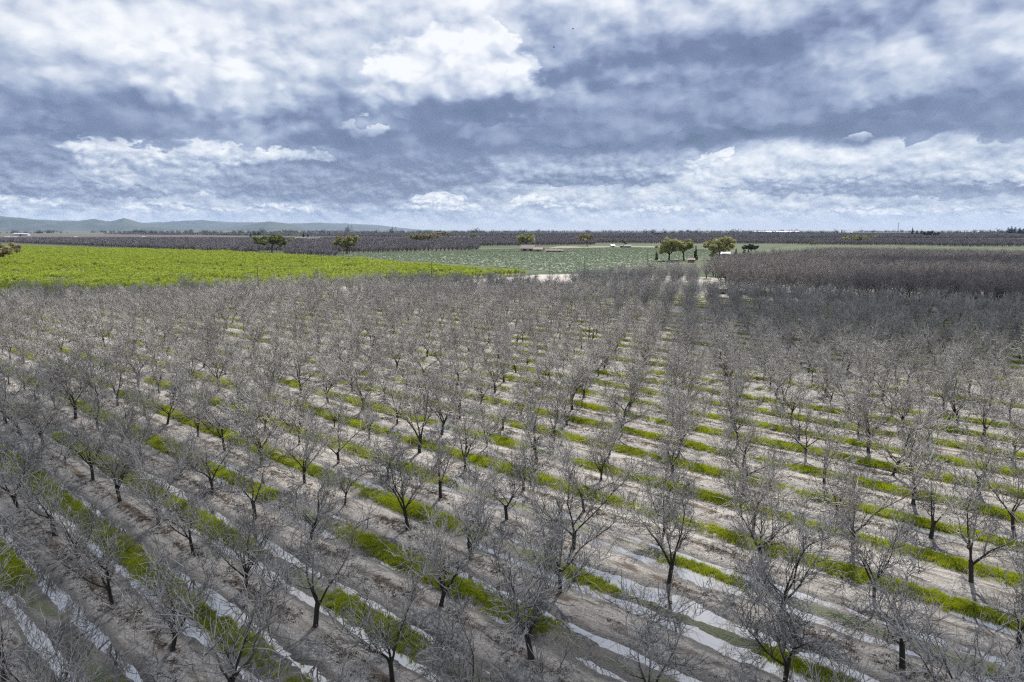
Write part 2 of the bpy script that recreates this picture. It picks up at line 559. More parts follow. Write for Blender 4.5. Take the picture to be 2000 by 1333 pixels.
MAT_PLAIN = make_plain_material()
_rings = [0, 30, 120, 300, 600, 1200, 2500, 5000, 10000, 20000, 33000]
_v, _f, NSEG = [(0, 0, 0)], [], 64
for r_ in _rings[1:]:
    for k in range(NSEG):
        _v.append((r_ * math.sin(k * 2 * math.pi / NSEG), r_ * math.cos(k * 2 * math.pi / NSEG), 0))
for k in range(NSEG):
    _f.append((0, 1 + (k + 1) % NSEG, 1 + k))
for i in range(len(_rings) - 2):
    for k in range(NSEG):
        a_, b_ = 1 + i * NSEG + k, 1 + i * NSEG + (k + 1) % NSEG
        _f.append((a_, b_, b_ + NSEG, a_ + NSEG))
GROUND_Z = -0.55
tag(link('ground', mesh_from('ground', _v, _f, MAT_PLAIN), loc=(0, 0, GROUND_Z)), kind='structure')


def sheet(name, poly, z, mat, thick=None):
    """a field: flat sheet with skirts down to the plain"""
    n = len(poly); z0 = GROUND_Z - 0.1
    v = [(p[0], p[1], z) for p in poly] + [(p[0], p[1], z0) for p in poly]
    f = [list(range(n))] + [(i, i + n, (i + 1) % n + n, (i + 1) % n) for i in range(n)]
    me = mesh_from(name, v, f, mat); bm = bmesh.new(); bm.from_mesh(me)
    bmesh.ops.recalc_face_normals(bm, faces=bm.faces); bm.to_mesh(me); bm.free()
    return tag(link(name, me), kind='structure')


def bc(*pairs): return [tuple(to_xy(np.array(float(b_)), np.array(float(c_)))) for b_, c_ in pairs]


m, t, b = material('road_dirt')
p_ = world_pos(t); n_ = noise(t, p_, 0.35, 6, 0.65); n2_ = noise(t, p_, 0.05, 3, 0.5)
c_ = mixc(t, n_, (.27, .245, .215), (.45, .415, .375))
put(t, b.inputs['Base Color'], mixc(t, sstep(n2_, 0.5, 0.62), c_, (.26, .235, .21)))
put(t, b.inputs['Roughness'], lerp(0.95, 0.5, sstep(n2_, 0.5, 0.62)))
MAT_ROAD = m
sheet('dirt_road', [(-335, 150), (-262, 172), (-175, 228), (-99, 264), (-46, 306), (-4, 292), (14, 268), (32, 300), (56, 350), (66, 368), (62, 396), (16, 392), (-38, 336), (-92, 298), (-165, 260), (-270, 200), (-335, 175)], -0.085, MAT_ROAD)
MAT_FIELD_SOIL = plain('field_soil', (.17, .17, .09), 0.95, 0.35, 0.15, 0.1, 'world')
FIELD_POLY = [(-335, 176), (-270, 201), (-165, 261), (-92, 299), (-38, 337), (12, 384), (-60, 478), (-127, 565), (-309, 750), (-500, 880), (-740, 1010), (-900, 1010), (-900, 500)]
sheet('field_ground', FIELD_POLY, -0.07, MAT_FIELD_SOIL)
m, t, b = material('teal_crop_ground')
p_ = world_pos(t); n_ = noise(t, p_, 0.5, 5, 0.65); n2_ = noise(t, p_, 0.03, 3, 0.5)
put(t, b.inputs['Base Color'], mixc(t, sstep(n2_, 0.42, 0.6), mixc(t, n_, (.15, .185, .13), (.20, .235, .165)), mixc(t, n_, (.18, .21, .15), (.26, .28, .205))))
b.inputs['Roughness'].default_value = 0.95
MAT_TEAL = m


# ------------------------------------------------------------------ bare orchard trees
def make_bark(name, dark, pale, scale=9.0):
    m, t, b = material(name)
    p = obj_coord(t); th = attr(t, 'thick'); r = inst_random(t)
    n = noise(t, combine(t, separate(p)[0] * 1.0, separate(p)[1] * 1.0, separate(p)[2] * 0.4), scale, 4, 0.65)
    base = mixc(t, clamp01(sstep(th, 0.016, 0.060) + sstep(attr(t, 'tone'), 0.30, 0.95) * 0.85), pale, dark)
    f = lerp(0.65, 1.3, n) * lerp(0.85, 1.12, r)
    put(t, b.inputs['Base Color'], mixc(t, 1.0, base, combine(t, f, f, f), 'MULTIPLY'))
    b.inputs['Roughness'].default_value = 0.75; b.inputs['Specular IOR Level'].default_value = 0.25
    return m


MAT_BARK = make_bark('walnut_bark', (.042, .036, .031), (.52, .495, .46))
MAT_BARK_BROWN = make_bark('brown_bark', (.055, .050, .046), (.40, .365, .34))


TONE = np.random.default_rng(3)


class Tubes:
    def __init__(s): s.v, s.f, s.t, s.c, s.n = [], [], [], [], 0

    def add(s, pts, rad, k):
        pts = np.asarray(pts); n = len(pts)
        d = np.gradient(pts, axis=0); d /= np.linalg.norm(d, axis=1)[:, None] + 1e-9
        ref = np.array([0.31, 0.87, 0.38])
        a = np.cross(d, ref); a /= np.linalg.norm(a, axis=1)[:, None] + 1e-9
        b = np.cross(d, a)
        th = np.arange(k) * 2 * np.pi / k
        ring = a[:, None, :] * np.cos(th)[None, :, None] + b[:, None, :] * np.sin(th)[None, :, None]
        s.v.append((pts[:, None, :] + ring * np.asarray(rad)[:, None, None]).reshape(-1, 3))
        s.t.append(np.repeat(rad, k)); s.c.append(np.full(n * k, TONE.uniform()))
        i = np.arange(n - 1)[:, None] * k + np.arange(k)[None, :]
        j = np.arange(n - 1)[:, None] * k + (np.arange(k)[None, :] + 1) % k
        s.f.append(np.stack([i, j, j + k, i + k], -1).reshape(-1, 4) + s.n)
        s.n += n * k

    def mesh(s, name, mat):
        me = mesh_from(name, np.concatenate(s.v), np.concatenate(s.f), mat, smooth=True)
        a = me.attributes.new('thick', 'FLOAT', 'POINT'); a.data.foreach_set('value', np.concatenate(s.t).astype(np.float32))
        a = me.attributes.new('tone', 'FLOAT', 'POINT'); a.data.foreach_set('value', np.concatenate(s.c).astype(np.float32))
        return me


def unit(v): return v / (np.linalg.norm(v) + 1e-9)


def path(rng, p, d, L, n, up, wig):
    pts = [np.array(p, float)]; d = unit(np.array(d, float)); st = L / n
    for _ in range(n):
        d = unit(d + np.array([0, 0, up]) + rng.normal(0, wig, 3))
        pts.append(pts[-1] + d * st)
    return np.array(pts)


def side_dir(rng, d, ang, bias_up=0.0, out=None):
    r = rng.normal(0, 1, 3)
    if out is not None: r += out
    r[2] += bias_up
    r = unit(r - d * (r @ d))
    return unit(d * math.cos(ang) + r * math.sin(ang))


def grow_tree(seed, height=8.4):
    rng = np.random.default_rng(seed)
    trunk, limbs, twigs = Tubes(), [], Tubes()
    lean = rng.normal(0, 0.09, 2)
    th = rng.uniform(1.05, 1.8)
    tp = path(rng, (0, 0, -0.25), (lean[0], lean[1], 1), th + 0.25, 5, 0.02, 0.04)
    r0 = rng.uniform(.12, .155)
    trunk.add(tp, [r0 * 1.45, r0 * 1.08, r0, r0 * .97, r0 * 1.0, r0 * 0.92], 9)
    top = tp[-1]
    nl = int(rng.integers(3, 6)); az0 = rng.uniform(0, 6.28); leader = rng.uniform() < .5
    for i in range(nl + leader):
        lead = i == nl
        az = az0 + i * 6.283 / nl + rng.normal(0, .35)
        el = R(rng.uniform(78, 88) if lead else rng.uniform(44, 70)); L = rng.uniform(3.9, 5.6)
        d = np.array([math.cos(az) * math.cos(el), math.sin(az) * math.cos(el), math.sin(el)])
        s = top - np.array([0, 0, 0.05 if lead else rng.uniform(0.05, .45)])
        lp = path(rng, s, d, L, 9, 0.03, 0.13)
        lr0 = rng.uniform(.062, .088)
        lr = lr0 * (1 - np.linspace(0, 1, 10) ** 0.85 * 0.80)
        tb = Tubes(); tb.add(lp, lr, 6); limbs.append(tb)
        out = np.array([math.cos(az), math.sin(az), 0.2]) * (0 if lead else 1)
        n2 = int(rng.integers(10, 14))
        for q in np.linspace(0.18, 1.0, n2):
            q = min(1.0, q + rng.normal(0, .03)); f = q * 9; k = min(int(f), 8); w = f - k
            p2 = lp[k] * (1 - w) + lp[k + 1] * w; pd = unit(lp[k + 1] - lp[k])
            last = q > .97
            d2 = pd if last else side_dir(rng, pd, R(rng.uniform(28, 62)), 0.30, out * .45)
            L2 = rng.uniform(1.2, 2.6) * (1.05 - 0.35 * q)
            r2 = min(lr0 * (1 - q ** .85 * .8) * .66, .042)
            sp = path(rng, p2, d2, L2, 7, 0.055, 0.17)
            twigs.add(sp, np.linspace(r2, max(r2 * .45, .013), 8), 4)
            for q3 in np.linspace(0.14, 1.0, int(rng.integers(7, 11))):
                f = q3 * 7; k3 = min(int(f), 6); w = f - k3
                p3 = sp[k3] * (1 - w) + sp[k3 + 1] * w; pd3 = unit(sp[k3 + 1] - sp[k3])
                d3 = pd3 if q3 > .97 else side_dir(rng, pd3, R(rng.uniform(32, 68)), 0.45)
                t3 = path(rng, p3, d3, rng.uniform(.5, 1.5), 3, 0.08, 0.22)
                twigs.add(t3, np.array([.022, .0185, .015, .011]) * rng.uniform(.8, 1.2), 3)
                for q4 in rng.uniform(0.15, 0.95, int(rng.integers(0, 3))):
                    k4 = min(int(q4 * 3), 2); w = q4 * 3 - k4
                    p4 = t3[k4] * (1 - w) + t3[k4 + 1] * w
                    d4 = side_dir(rng, unit(t3[k4 + 1] - t3[k4]), R(rng.uniform(35, 75)), 0.4)
                    twigs.add(path(rng, p4, d4, rng.uniform(.25, .7), 2, 0.10, 0.24), [.0145, .0125, .010], 3)
    zmax = np.percentile(np.concatenate(twigs.v)[:, 2], 99.7); k = height / zmax
    for tb in [trunk, twigs] + limbs:
        for a in tb.v: a *= k
    return trunk, limbs, twigs


NVAR = 12
TREE_MESH = []
for i in range(NVAR):
    trunk, limbs, twigs = grow_tree(100 + i * 7, [7.8, 7.2, 8.4, 7.6, 8.7, 6.9, 8.1, 7.5, 6.4, 8.0, 7.4, 8.3][i])
    both = Tubes(); both.v, both.f, both.t, both.c, both.n = list(twigs.v), list(twigs.f), list(twigs.t), list(twigs.c), twigs.n
    for lb in limbs:
        both.v += lb.v; both.f += [f_ + both.n for f_ in lb.f]; both.t += lb.t; both.c += lb.c; both.n += lb.n
    TREE_MESH.append(dict(trunk=trunk.mesh('trunk', MAT_BARK), limbs=[lb.mesh('limb', MAT_BARK) for lb in limbs],
                          twigs=twigs.mesh('crown', MAT_BARK), crown=both.mesh('crown', MAT_BARK)))

# every grid place of the nearer block
ii, jj = np.meshgrid(np.arange(-40, 70), np.arange(-60, 60), indexing='ij')
ii, jj = ii.ravel(), jj.ravel()
P = OFF + ii[:, None] * VA + jj[:, None] * VB
bcp = to_bc(P)
ok = in_block(P) & (P[:, 1] > 24.5) & (np.abs(P[:, 0]) < 0.75 * P[:, 1] + 5.5)
ok &= RNG.uniform(0, 1, len(P)) > 0.012
ii, jj, P = ii[ok], jj[ok], P[ok]
P = P + RNG.normal(0, 0.26, P.shape)
order = np.argsort(np.hypot(P[:, 0], P[:, 1])); ii, jj, P = ii[order], jj[order], P[order]
NT = len(P)
t_rot = RNG.uniform(0, 2 * math.pi, NT); t_scl = RNG.normal(1.0, 0.09, NT).clip(.78, 1.22); t_var = RNG.integers(0, NVAR, NT)
t_scl *= np.where(RNG.uniform(0, 1, NT) < .07, .74, 1.0)
t_z = soil_height(to_bc(P)[:, 0], to_bc(P)[:, 1])

ORD = ('first second third fourth fifth sixth seventh eighth ninth tenth eleventh twelfth thirteenth fourteenth fifteenth sixteenth '
       'seventeenth eighteenth nineteenth twentieth').split()


def nth(n):
    if n <= 20: return ORD[n - 1]
    return {2: 'twenty', 3: 'thirty', 4: 'forty'}[n // 10] + ('-' + ORD[n % 10 - 1] if n % 10 else '') if n % 10 else {3: 'thirtieth', 4: 'fortieth'}[n // 10]


# the column that stands between the two long open aisles of the picture
J_MID = int(jj[np.argmin(np.abs(P[:, 0] / P[:, 1] - 0.245) + (np.abs(P[:, 1] - 75) > 8) * 9)])
N_SOLO = 300
col_rank = {}
SRC = {}
for n in range(min(N_SOLO, NT)):
    v_ = int(t_var[n]); j = int(jj[n]); col_rank[j] = col_rank.get(j, 0) + 1
    root = empty('walnut_tree', (P[n, 0], P[n, 1], t_z[n]), t_rot[n], t_scl[n])
    k = J_MID - j
    if k == 0: lab = f'bare walnut tree, {nth(col_rank[j])} from the front in the column between two open aisles'
    else: lab = f'bare walnut tree, {nth(col_rank[j])} from the front, {nth(abs(k))} column {"right" if k > 0 else "left"} of the mid-aisle column'
    tag(root, lab, 'tree', 'bare walnut trees planted in a diamond grid')
    a = link('trunk', TREE_MESH[v_]['trunk'], root)
    if n < 110:
        for me in TREE_MESH[v_]['limbs']: link('limb', me, root)
        link('crown', TREE_MESH[v_]['twigs'], root)
    else:
        c_ = link('crown', TREE_MESH[v_]['crown'], root)
        SRC.setdefault(v_, [a, c_])
SOURCES = [SRC[i] for i in range(NVAR)]
E3 = np.zeros((NT, 3)); E3[:, 2] = t_rot
_r = slice(N_SOLO, NT)
scatter('walnut_orchard', np.column_stack([P, t_z])[_r], E3[_r], np.repeat(t_scl[_r, None], 3, 1), t_var[_r], SOURCES,
        'dense grey mass of bare walnut trees in the rear of the orchard', 'orchard')
print('trees', NT, 'mid', J_MID)

# second block beyond the weedy lane, closer set
bb, cc = np.meshgrid(np.arange(-420, 192, 6.6), np.arange(C_EDGE + 24, 660, 6.2), indexing='ij')
bb, cc = bb.ravel() + RNG.normal(0, .3, bb.size), cc.ravel() + RNG.normal(0, .3, bb.size)
Q = to_xy(bb, cc)
ok = (np.abs(Q[:, 0]) < 0.80 * Q[:, 1] + 12) & (Q[:, 1] < 640) & (Q[:, 0] > .27 * Q[:, 1] + 6 + .06 * (430 - Q[:, 1]).clip(0))
Q = Q[ok]; nq = len(Q)
rz = np.zeros((nq, 3)); rz[:, 2] = RNG.uniform(0, 6.28, nq)
sc_ = (RNG.normal(1.32, .09, nq)[:, None] * np.array([.95, .95, 1.0]))
SRC2 = []
_lead = np.argsort(Q[:, 1])[:2]
for n, i in enumerate((2, 6)):
    root = tag(empty('brown_tree', (*Q[_lead[n]], -.2), 1.0 + n, 1.15), f'bare brown tree, {nth(n + 1)} of two heading the second block', 'tree', 'bare brown trees heading the second block')
    parts = []
    for k in ('trunk', 'crown'):
        me = TREE_MESH[i][k].copy(); me.materials[0] = MAT_BARK_BROWN; parts.append(link(k, me, root))
    SRC2.append(parts)
scatter('second_orchard', np.column_stack([Q, np.full(nq, -0.2)]), rz, sc_, RNG.integers(0, 2, nq), SRC2,
        'second bare orchard block beyond the weedy lane, brownish twigs', 'orchard')
print('second', nq)
# rank weeds in the lane between the two blocks
m = plain('lane_weeds', (.055, .055, .02), .8, .4, .3, .2, 'world', .4)
bb = RNG.uniform(-330, 190, 9000); cc = RNG.uniform(C_EDGE + 8, C_EDGE + 24, 9000)
W_ = to_xy(bb, cc); W_ = W_[(np.abs(W_[:, 0]) < .8 * W_[:, 1]) & (W_[:, 0] > .29 * W_[:, 1])]
LANE = W_

# ------------------------------------------------------------------ grass in the alleys
m, t, b = material('alley_grass')
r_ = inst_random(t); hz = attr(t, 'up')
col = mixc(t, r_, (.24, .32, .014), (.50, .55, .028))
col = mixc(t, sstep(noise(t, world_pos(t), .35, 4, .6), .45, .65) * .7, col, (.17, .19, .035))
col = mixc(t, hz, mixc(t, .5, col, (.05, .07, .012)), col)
put(t, b.inputs['Base Color'], col)
b.inputs['Roughness'].default_value = 0.6; b.inputs['Specular IOR Level'].default_value = 0.2
tr = t.nodes.new('ShaderNodeBsdfTranslucent'); t.links.new(mixc(t, .35, col, (.46, .48, .02)).k, tr.inputs[0])
mxs = t.nodes.new('ShaderNodeMixShader'); mxs.inputs[0].default_value = 0.4
t.links.new(b.outputs[0], mxs.inputs[1]); t.links.new(tr.outputs[0], mxs.inputs[2])
t.links.new(mxs.outputs[0], t.nodes['Material Output'].inputs[0])
MAT_GRASS = m


def tuft_mesh(name, seed, n, spread, h, w, mat):
    rng = np.random.default_rng(seed); v, f, up = [], [], []
    for i in range(n):
        a = rng.uniform(0, 6.28); r = spread * math.sqrt(rng.uniform()); x, y = r * math.cos(a), r * math.sin(a)
        az = rng.uniform(0, 6.28); ln = rng.uniform(.15, .6); hh = h * rng.uniform(.6, 1.15)
        dx, dy = math.cos(az), math.sin(az)
        k = len(v)
        v += [(x - dy * w, y + dx * w, -.02), (x + dy * w, y - dx * w, -.02),
              (x + dx * ln * hh * .3 + dy * w * .8, y + dy * ln * hh * .3 - dx * w * .8, hh * .6), (x + dx * ln * hh * .3 - dy * w * .8, y + dy * ln * hh * .3 + dx * w * .8, hh * .6),
              (x + dx * ln * hh, y + dy * ln * hh, hh)]
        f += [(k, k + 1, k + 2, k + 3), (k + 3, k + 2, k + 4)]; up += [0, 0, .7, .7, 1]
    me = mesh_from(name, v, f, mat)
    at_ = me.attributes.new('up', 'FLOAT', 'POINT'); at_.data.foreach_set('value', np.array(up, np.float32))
    return me


def alley_points(n, ymin, ymax, seed):
    rng = np.random.default_rng(seed)
    y = np.sqrt(rng.uniform(ymin ** 2, ymax ** 2, n)); x = rng.uniform(-0.8, .8, n) * (y + 8)
    q = to_bc(np.column_stack([x, y]))
    # pull each point onto the middle of its alley
    t_ = (q[:, 1] - C0) / PERIOD; mid = np.floor(t_) + 0.5
    q[:, 1] = C0 + (mid + (rng.uniform(-1, 1, n) + rng.uniform(-1, 1, n)) * 0.098) * PERIOD
    g = grass_strength(q[:, 0], q[:, 1])
    keep = (rng.uniform(0, 1, n) < np.clip((g - .11) * 2.2, 0, 1)) & in_block(to_xy(q[:, 0], q[:, 1]))
    z = soil_height(q[:, 0], q[:, 1])
    keep &= z > WATER_Z - .02
    return to_xy(q[keep, 0], q[keep, 1]), z[keep], g[keep]


g1, z1, s1 = alley_points(95000, 20, 95, 3)
g2, z2, s2 = alley_points(80000, 95, 270, 4)
GP = np.vstack([np.column_stack([g1, z1]), np.column_stack([g2, z2])])
GS = np.concatenate([RNG.uniform(.7, 1.2, len(g1)) * (.65 + .5 * s1), RNG.uniform(1.2, 2.0, len(g2)) * (.65 + .5 * s2)])
rz = np.zeros((len(GP), 3)); rz[:, 2] = RNG.uniform(0, 6.28, len(GP))
print('tufts', len(GP))


def source_parts(host, name, meshes):
    return [link(name, me, host) for me in meshes]


# three clumps stand at the head of an alley and are repeated along all of them
_first = [tuft_mesh('grass', 40 + i, 26, .26, .30, .014, MAT_GRASS) for i in range(3)]
_host = link('grass', _first[0], None, tuple(GP[0]))
tag(_host, 'bright green grass clump at the head of an alley', kind='stuff')
_src = [[_host]] + [[link('grass', me, _host, (0.4 * (i + 1), 0.1, 0))] for i, me in enumerate(_first[1:])]
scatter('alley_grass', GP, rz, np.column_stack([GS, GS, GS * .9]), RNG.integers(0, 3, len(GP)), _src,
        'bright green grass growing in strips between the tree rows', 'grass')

# leaf litter, prunings and clods along the tree line
m = plain('litter', (.075, .055, .04), 0.9, 0.4, 2.0, 0.2, 'world', 0.5)
rng = np.random.default_rng(77)


def litter_mesh(seed):
    rng = np.random.default_rng(seed); tb = Tubes()
    for _ in range(7):
        a = rng.uniform(0, 6.28); p0 = np.array([rng.normal(0, .22), rng.normal(0, .22), rng.uniform(.01, .05)])
        tb.add(path(rng, p0, (math.cos(a), math.sin(a), .05), rng.uniform(.1, .5), 2, 0, .2), [.012, .011, .007], 3)
    for _ in range(8):
        p0 = np.array([rng.normal(0, .25), rng.normal(0, .25), .02]); a = rng.uniform(0, 6.28)
        tb.add([p0, p0 + np.array([.05 * math.cos(a), .05 * math.sin(a), .02]), p0 + np.array([.11 * math.cos(a), .11 * math.sin(a), .01])], [.005, .045, .004], 4)
    return tb.mesh('litter', m)


n = 22000
y = np.sqrt(rng.uniform(19 ** 2, 120 ** 2, n)); x = rng.uniform(-.8, .8, n) * (y + 8)
q = to_bc(np.column_stack([x, y]))
q[:, 1] = C0 + (np.round((q[:, 1] - C0) / PERIOD) * PERIOD) + rng.normal(-.15, .55, n)
keep = (fbm(q[:, 0] / 4.0, q[:, 1] / 3.0, 61, 3) > -.15) & (q[:, 0] < B_EDGE)
q = q[keep]; L_ = np.column_stack([to_xy(q[:, 0], q[:, 1]), soil_height(q[:, 0], q[:, 1])])
rz = np.zeros((len(L_), 3)); rz[:, 2] = rng.uniform(0, 6.28, len(L_))
_h = link('litter', litter_mesh(1), None, tuple(L_[0])); tag(_h, 'brown leaf litter beside a trunk', kind='stuff')
_h2 = link('litter', litter_mesh(2), _h, (.6, 0, 0))
scatter('leaf_litter', L_, rz, np.repeat(rng.uniform(.35, .8, len(L_))[:, None], 3, 1), rng.integers(0, 2, len(L_)), [[_h], [_h2]],
        'dark leaf litter and prunings along the tree rows', 'litter')

_wd = link('weeds', tuft_mesh('weeds', 71, 24, .5, 1.0, .05, bpy.data.materials['lane_weeds']), None, (*LANE[0], -.3)); tag(_wd, 'olive weeds in the lane between orchard blocks', kind='stuff')
rz = np.zeros((len(LANE), 3)); rz[:, 2] = RNG.uniform(0, 6.28, len(LANE)); s_ = RNG.uniform(.6, 1.7, len(LANE))
scatter('lane_weeds', np.column_stack([LANE, np.full(len(LANE), -.5)]), rz, np.column_stack([s_, s_, s_]), np.zeros(len(LANE)), [[_wd]],
        'olive brown weeds filling the lane between the orchard blocks', 'weeds')


# ------------------------------------------------------------------ leafy trees
def leaf_material(name, c0, c1, trans=0.3):
    m, t, b = material(name)
    r = inst_random(t); lt = attr(t, 'tone')
    col = mixc(t, lt, c0, c1)
    f = lerp(0.85, 1.15, r); col = mixc(t, 1.0, col, combine(t, f, f, f), 'MULTIPLY')
    put(t, b.inputs['Base Color'], col); b.inputs['Roughness'].default_value = 0.6
    b.inputs['Specular IOR Level'].default_value = 0.25
    tr = t.nodes.new('ShaderNodeBsdfTranslucent'); t.links.new(col.k, tr.inputs[0])
    mx = t.nodes.new('ShaderNodeMixShader'); mx.inputs[0].default_value = trans
    t.links.new(b.outputs[0], mx.inputs[1]); t.links.new(tr.outputs[0], mx.inputs[2])
    t.links.new(mx.outputs[0], t.nodes['Material Output'].inputs[0])
    return m


def leaf_mesh(name, rng, centres, radii, per, size, mat, squash=0.75):
    """leaf-sized faces spread through the clumps of a crown"""
    C, Rr = np.repeat(np.asarray(centres), per, 0), np.repeat(np.asarray(radii), per)
    n = len(C)
    d = rng.normal(0, 1, (n, 3)); d /= np.linalg.norm(d, axis=1)[:, None]
    p = C + d * (Rr * rng.uniform(.25, 1.0, n) ** .5)[:, None] * np.array([1, 1, squash])
    nrm = d * .6 + rng.normal(0, .7, (n, 3)); nrm /= np.linalg.norm(nrm, axis=1)[:, None]
    a = np.cross(nrm, rng.normal(0, 1, (n, 3))); a /= np.linalg.norm(a, axis=1)[:, None]
    b = np.cross(nrm, a); s = size * rng.uniform(.6, 1.3, n)[:, None]
    v = np.stack([p - a * s, p - b * s * .5, p + a * s, p + b * s * .5], 1).reshape(-1, 3)
    me = mesh_from(name, v, np.arange(n * 4).reshape(-1, 4), mat)
    tone = np.repeat(np.clip(np.repeat(rng.uniform(.1, .9, len(centres)), per) + rng.normal(0, .15, n), 0, 1), 4)
    at_ = me.attributes.new('tone', 'FLOAT', 'POINT'); at_.data.foreach_set('value', tone.astype(np.float32))
    return me


MAT_OAK_BARK = make_bark('oak_bark', (.05, .042, .036), (.13, .11, .095), 2.0)
LEAF = dict(
    oak_dark=leaf_material('oak_leaf_dark', (.07, .095, .025), (.27, .30, .085)),
    oak_olive=leaf_material('oak_leaf_olive', (.18, .185, .065), (.44, .43, .18)),
    oak_yellow=leaf_material('oak_leaf_yellow', (.21, .21, .085), (.45, .43, .20)),
    oak_brown=leaf_material('oak_leaf_brown', (.20, .17, .09), (.45, .39, .22)),
    pale_green=leaf_material('leaf_pale', (.14, .20, .08), (.30, .38, .17)),
    lime=leaf_material('leaf_lime', (.16, .24, .025), (.42, .50, .05)),
    conifer=leaf_material('conifer_needles', (.014, .024, .016), (.04, .06, .035), .1),
    evergreen=leaf_material('evergreen_leaf', (.02, .033, .018), (.055, .08, .04), .1),
    field=leaf_material('field_leaf', (.17, .24, .025), (.44, .51, .06), .42),
)


STANDING = []


def broad_tree(name, label, u, vb, vt, wpx, leaf, seed, lean=0.0, bare=0.35, per=150, group=None):
    base = ground_at(u, vb, -0.5); dist = base.y
    if 480 < vb < 500 and u < 1200: STANDING.append((base.x, base.y, wpx / 1333.0 * dist))
    h = (vb - vt) / 1333.0 * dist * 1.06; w = wpx / 1333.0 * dist * 1.2
    rng = np.random.default_rng(seed)
    root = tag(empty(name, tuple(base)), label, 'tree', group)
    tb = Tubes(); th = h * rng.uniform(.28, .35); r0 = h * .032
    tp = path(rng, (0, 0, -.3), (lean, 0, 1), th + .3, 4, 0.0, .05)
    tb.add(tp, np.array([1.5, 1.1, 1, .95, .9]) * r0, 8)
    cs, rs = [], []
    nl = 6
    for i in range(nl):
        az = i * 6.283 / nl + rng.normal(0, .3); el = R(rng.uniform(30, 72))
        d = np.array([math.cos(az) * math.cos(el), math.sin(az) * math.cos(el), math.sin(el)])
        L = min((w * .5) / max(math.cos(el), .35), (h - th) * 1.0) * rng.uniform(.72, .92)
        lp = path(rng, tp[-1], d, L, 6, .02, .13); tb.add(lp, r0 * np.linspace(.62, .14, 7), 6)
        for k in (3, 4, 5, 6):
            for _ in range(2):
                d2 = side_dir(rng, unit(lp[k] - lp[k - 1]), R(rng.uniform(25, 70)), .3)
                bp = path(rng, lp[k], d2, L * rng.uniform(.18, .42), 3, .03, .15); tb.add(bp, r0 * np.array([.2, .15, .1, .06]), 4)
                cs.append(bp[-1]); rs.append(h * rng.uniform(.075, .13))
            cs.append(lp[k]); rs.append(h * rng.uniform(.06, .11))
    for _ in range(14):
        a_ = rng.uniform(0, 6.28); q_ = math.sqrt(rng.uniform()) * w * .34
        cs.append(np.array([math.cos(a_) * q_, math.sin(a_) * q_, h * rng.uniform(.62, .9)])); rs.append(h * rng.uniform(.09, .14))
    cs = np.array(cs); cs[:, 2] = th * .9 + (cs[:, 2] - th * .9) * (h * .93 - th * .9) / (cs[:, 2].max() - th * .9)
    k_ = (w * .5 - h * .05) / np.percentile(np.abs(cs[:, :2]).max(1), 88); cs[:, :2] *= k_
    for a in tb.v: a[:, :2] *= np.where(a[:, 2:3] > th, k_, 1.0) if k_ < 1.4 else 1.0
    link('trunk', tb.mesh('trunk', MAT_OAK_BARK), root)
    link('crown', leaf_mesh('crown', rng, cs, rs, per, h * .034, LEAF[leaf]), root)
    return root


def conifer(name, label, u, vb, vt, wpx, leaf, seed, group=None, cone=1.0):
    base = ground_at(u, vb, -0.5); h = (vb - vt) / 1333.0 * base.y; w = wpx / 1333.0 * base.y
    rng = np.random.default_rng(seed); root = tag(empty(name, tuple(base)), label, 'tree', group)
    tb = Tubes(); tb.add([(0, 0, -.3), (0, 0, h * .5), (0, 0, h * .98)], [h * .022, h * .014, h * .003], 6)
    cs, rs = [], []
    for q in np.linspace(.10, .98, 16):
        r = w * .5 * ((1 - q) ** cone + .05); m_ = 5 if q < .8 else 2
        for i in range(m_):
            az = rng.uniform(0, 6.28); rr = r * rng.uniform(.45, .95)
            p = np.array([math.cos(az) * rr, math.sin(az) * rr, h * q - rr * .25]); cs.append(p); rs.append(max(r * .45, h * .02))
            tb.add([(0, 0, h * q), p * .6 + np.array([0, 0, h * q * .4]), p], [h * .006, h * .004, h * .002], 3)
    link('trunk', tb.mesh('trunk', MAT_OAK_BARK), root)
    link('crown', leaf_mesh('crown', rng, cs, rs, 22, h * .035, LEAF[leaf], .6), root)
    return root


broad_tree('oak_tree', 'dark spreading oak with dense low crown at the far edge of the green field', 531, 493, 460, 46, 'oak_dark', 1)
broad_tree('oak_tree', 'umbrella-shaped oak on a bare trunk where the green field meets the teal field', 678, 496, 463, 38, 'oak_olive', 2)
broad_tree('oak_tree', 'large brownish oak standing inside the distant purple orchard', 838, 476, 456, 38, 'oak_brown', 3)
broad_tree('oak_tree', 'low olive oak leaning against the large brownish oak', 814, 476, 460, 26, 'oak_olive', 4)
broad_tree('round_tree', 'small olive tree far behind the large brownish oak', 866, 464, 453, 17, 'oak_olive', 5)
broad_tree('round_tree', 'small pale green tree far behind the large brownish oak', 876, 465, 457, 14, 'pale_green', 6)
broad_tree('round_tree', 'pale green ball-shaped tree alone in the distant orchard', 925, 468, 457, 15, 'pale_green', 7)
broad_tree('round_tree', 'dim green tree far off, midway to the barn', 985, 471, 464, 12, 'evergreen', 8)
broad_tree('oak_tree', 'rounded oak standing right behind the barn roof', 1028, 486, 459, 27, 'oak_olive', 9)
broad_tree('willow_tree', 'tall rounded tan tree beyond the barnyard', 1147, 482, 460, 23, 'oak_brown', 10)
broad_tree('poplar_tree', 'slim pale tree by the small blue-grey house', 1219, 481, 468, 7, 'pale_green', 11)
broad_tree('oak_tree', 'yellow-green oak, taller of the touching pair at the orchard end', 1306, 511, 468, 42, 'oak_yellow', 12)
broad_tree('oak_tree', 'olive oak, shorter of the touching pair at the orchard end', 1336, 509, 471, 32, 'oak_olive', 13)
broad_tree('oak_tree', 'wide tan oak with forked dark trunk past the orchard end', 1403, 508, 466, 52, 'oak_yellow', 14, lean=.15)
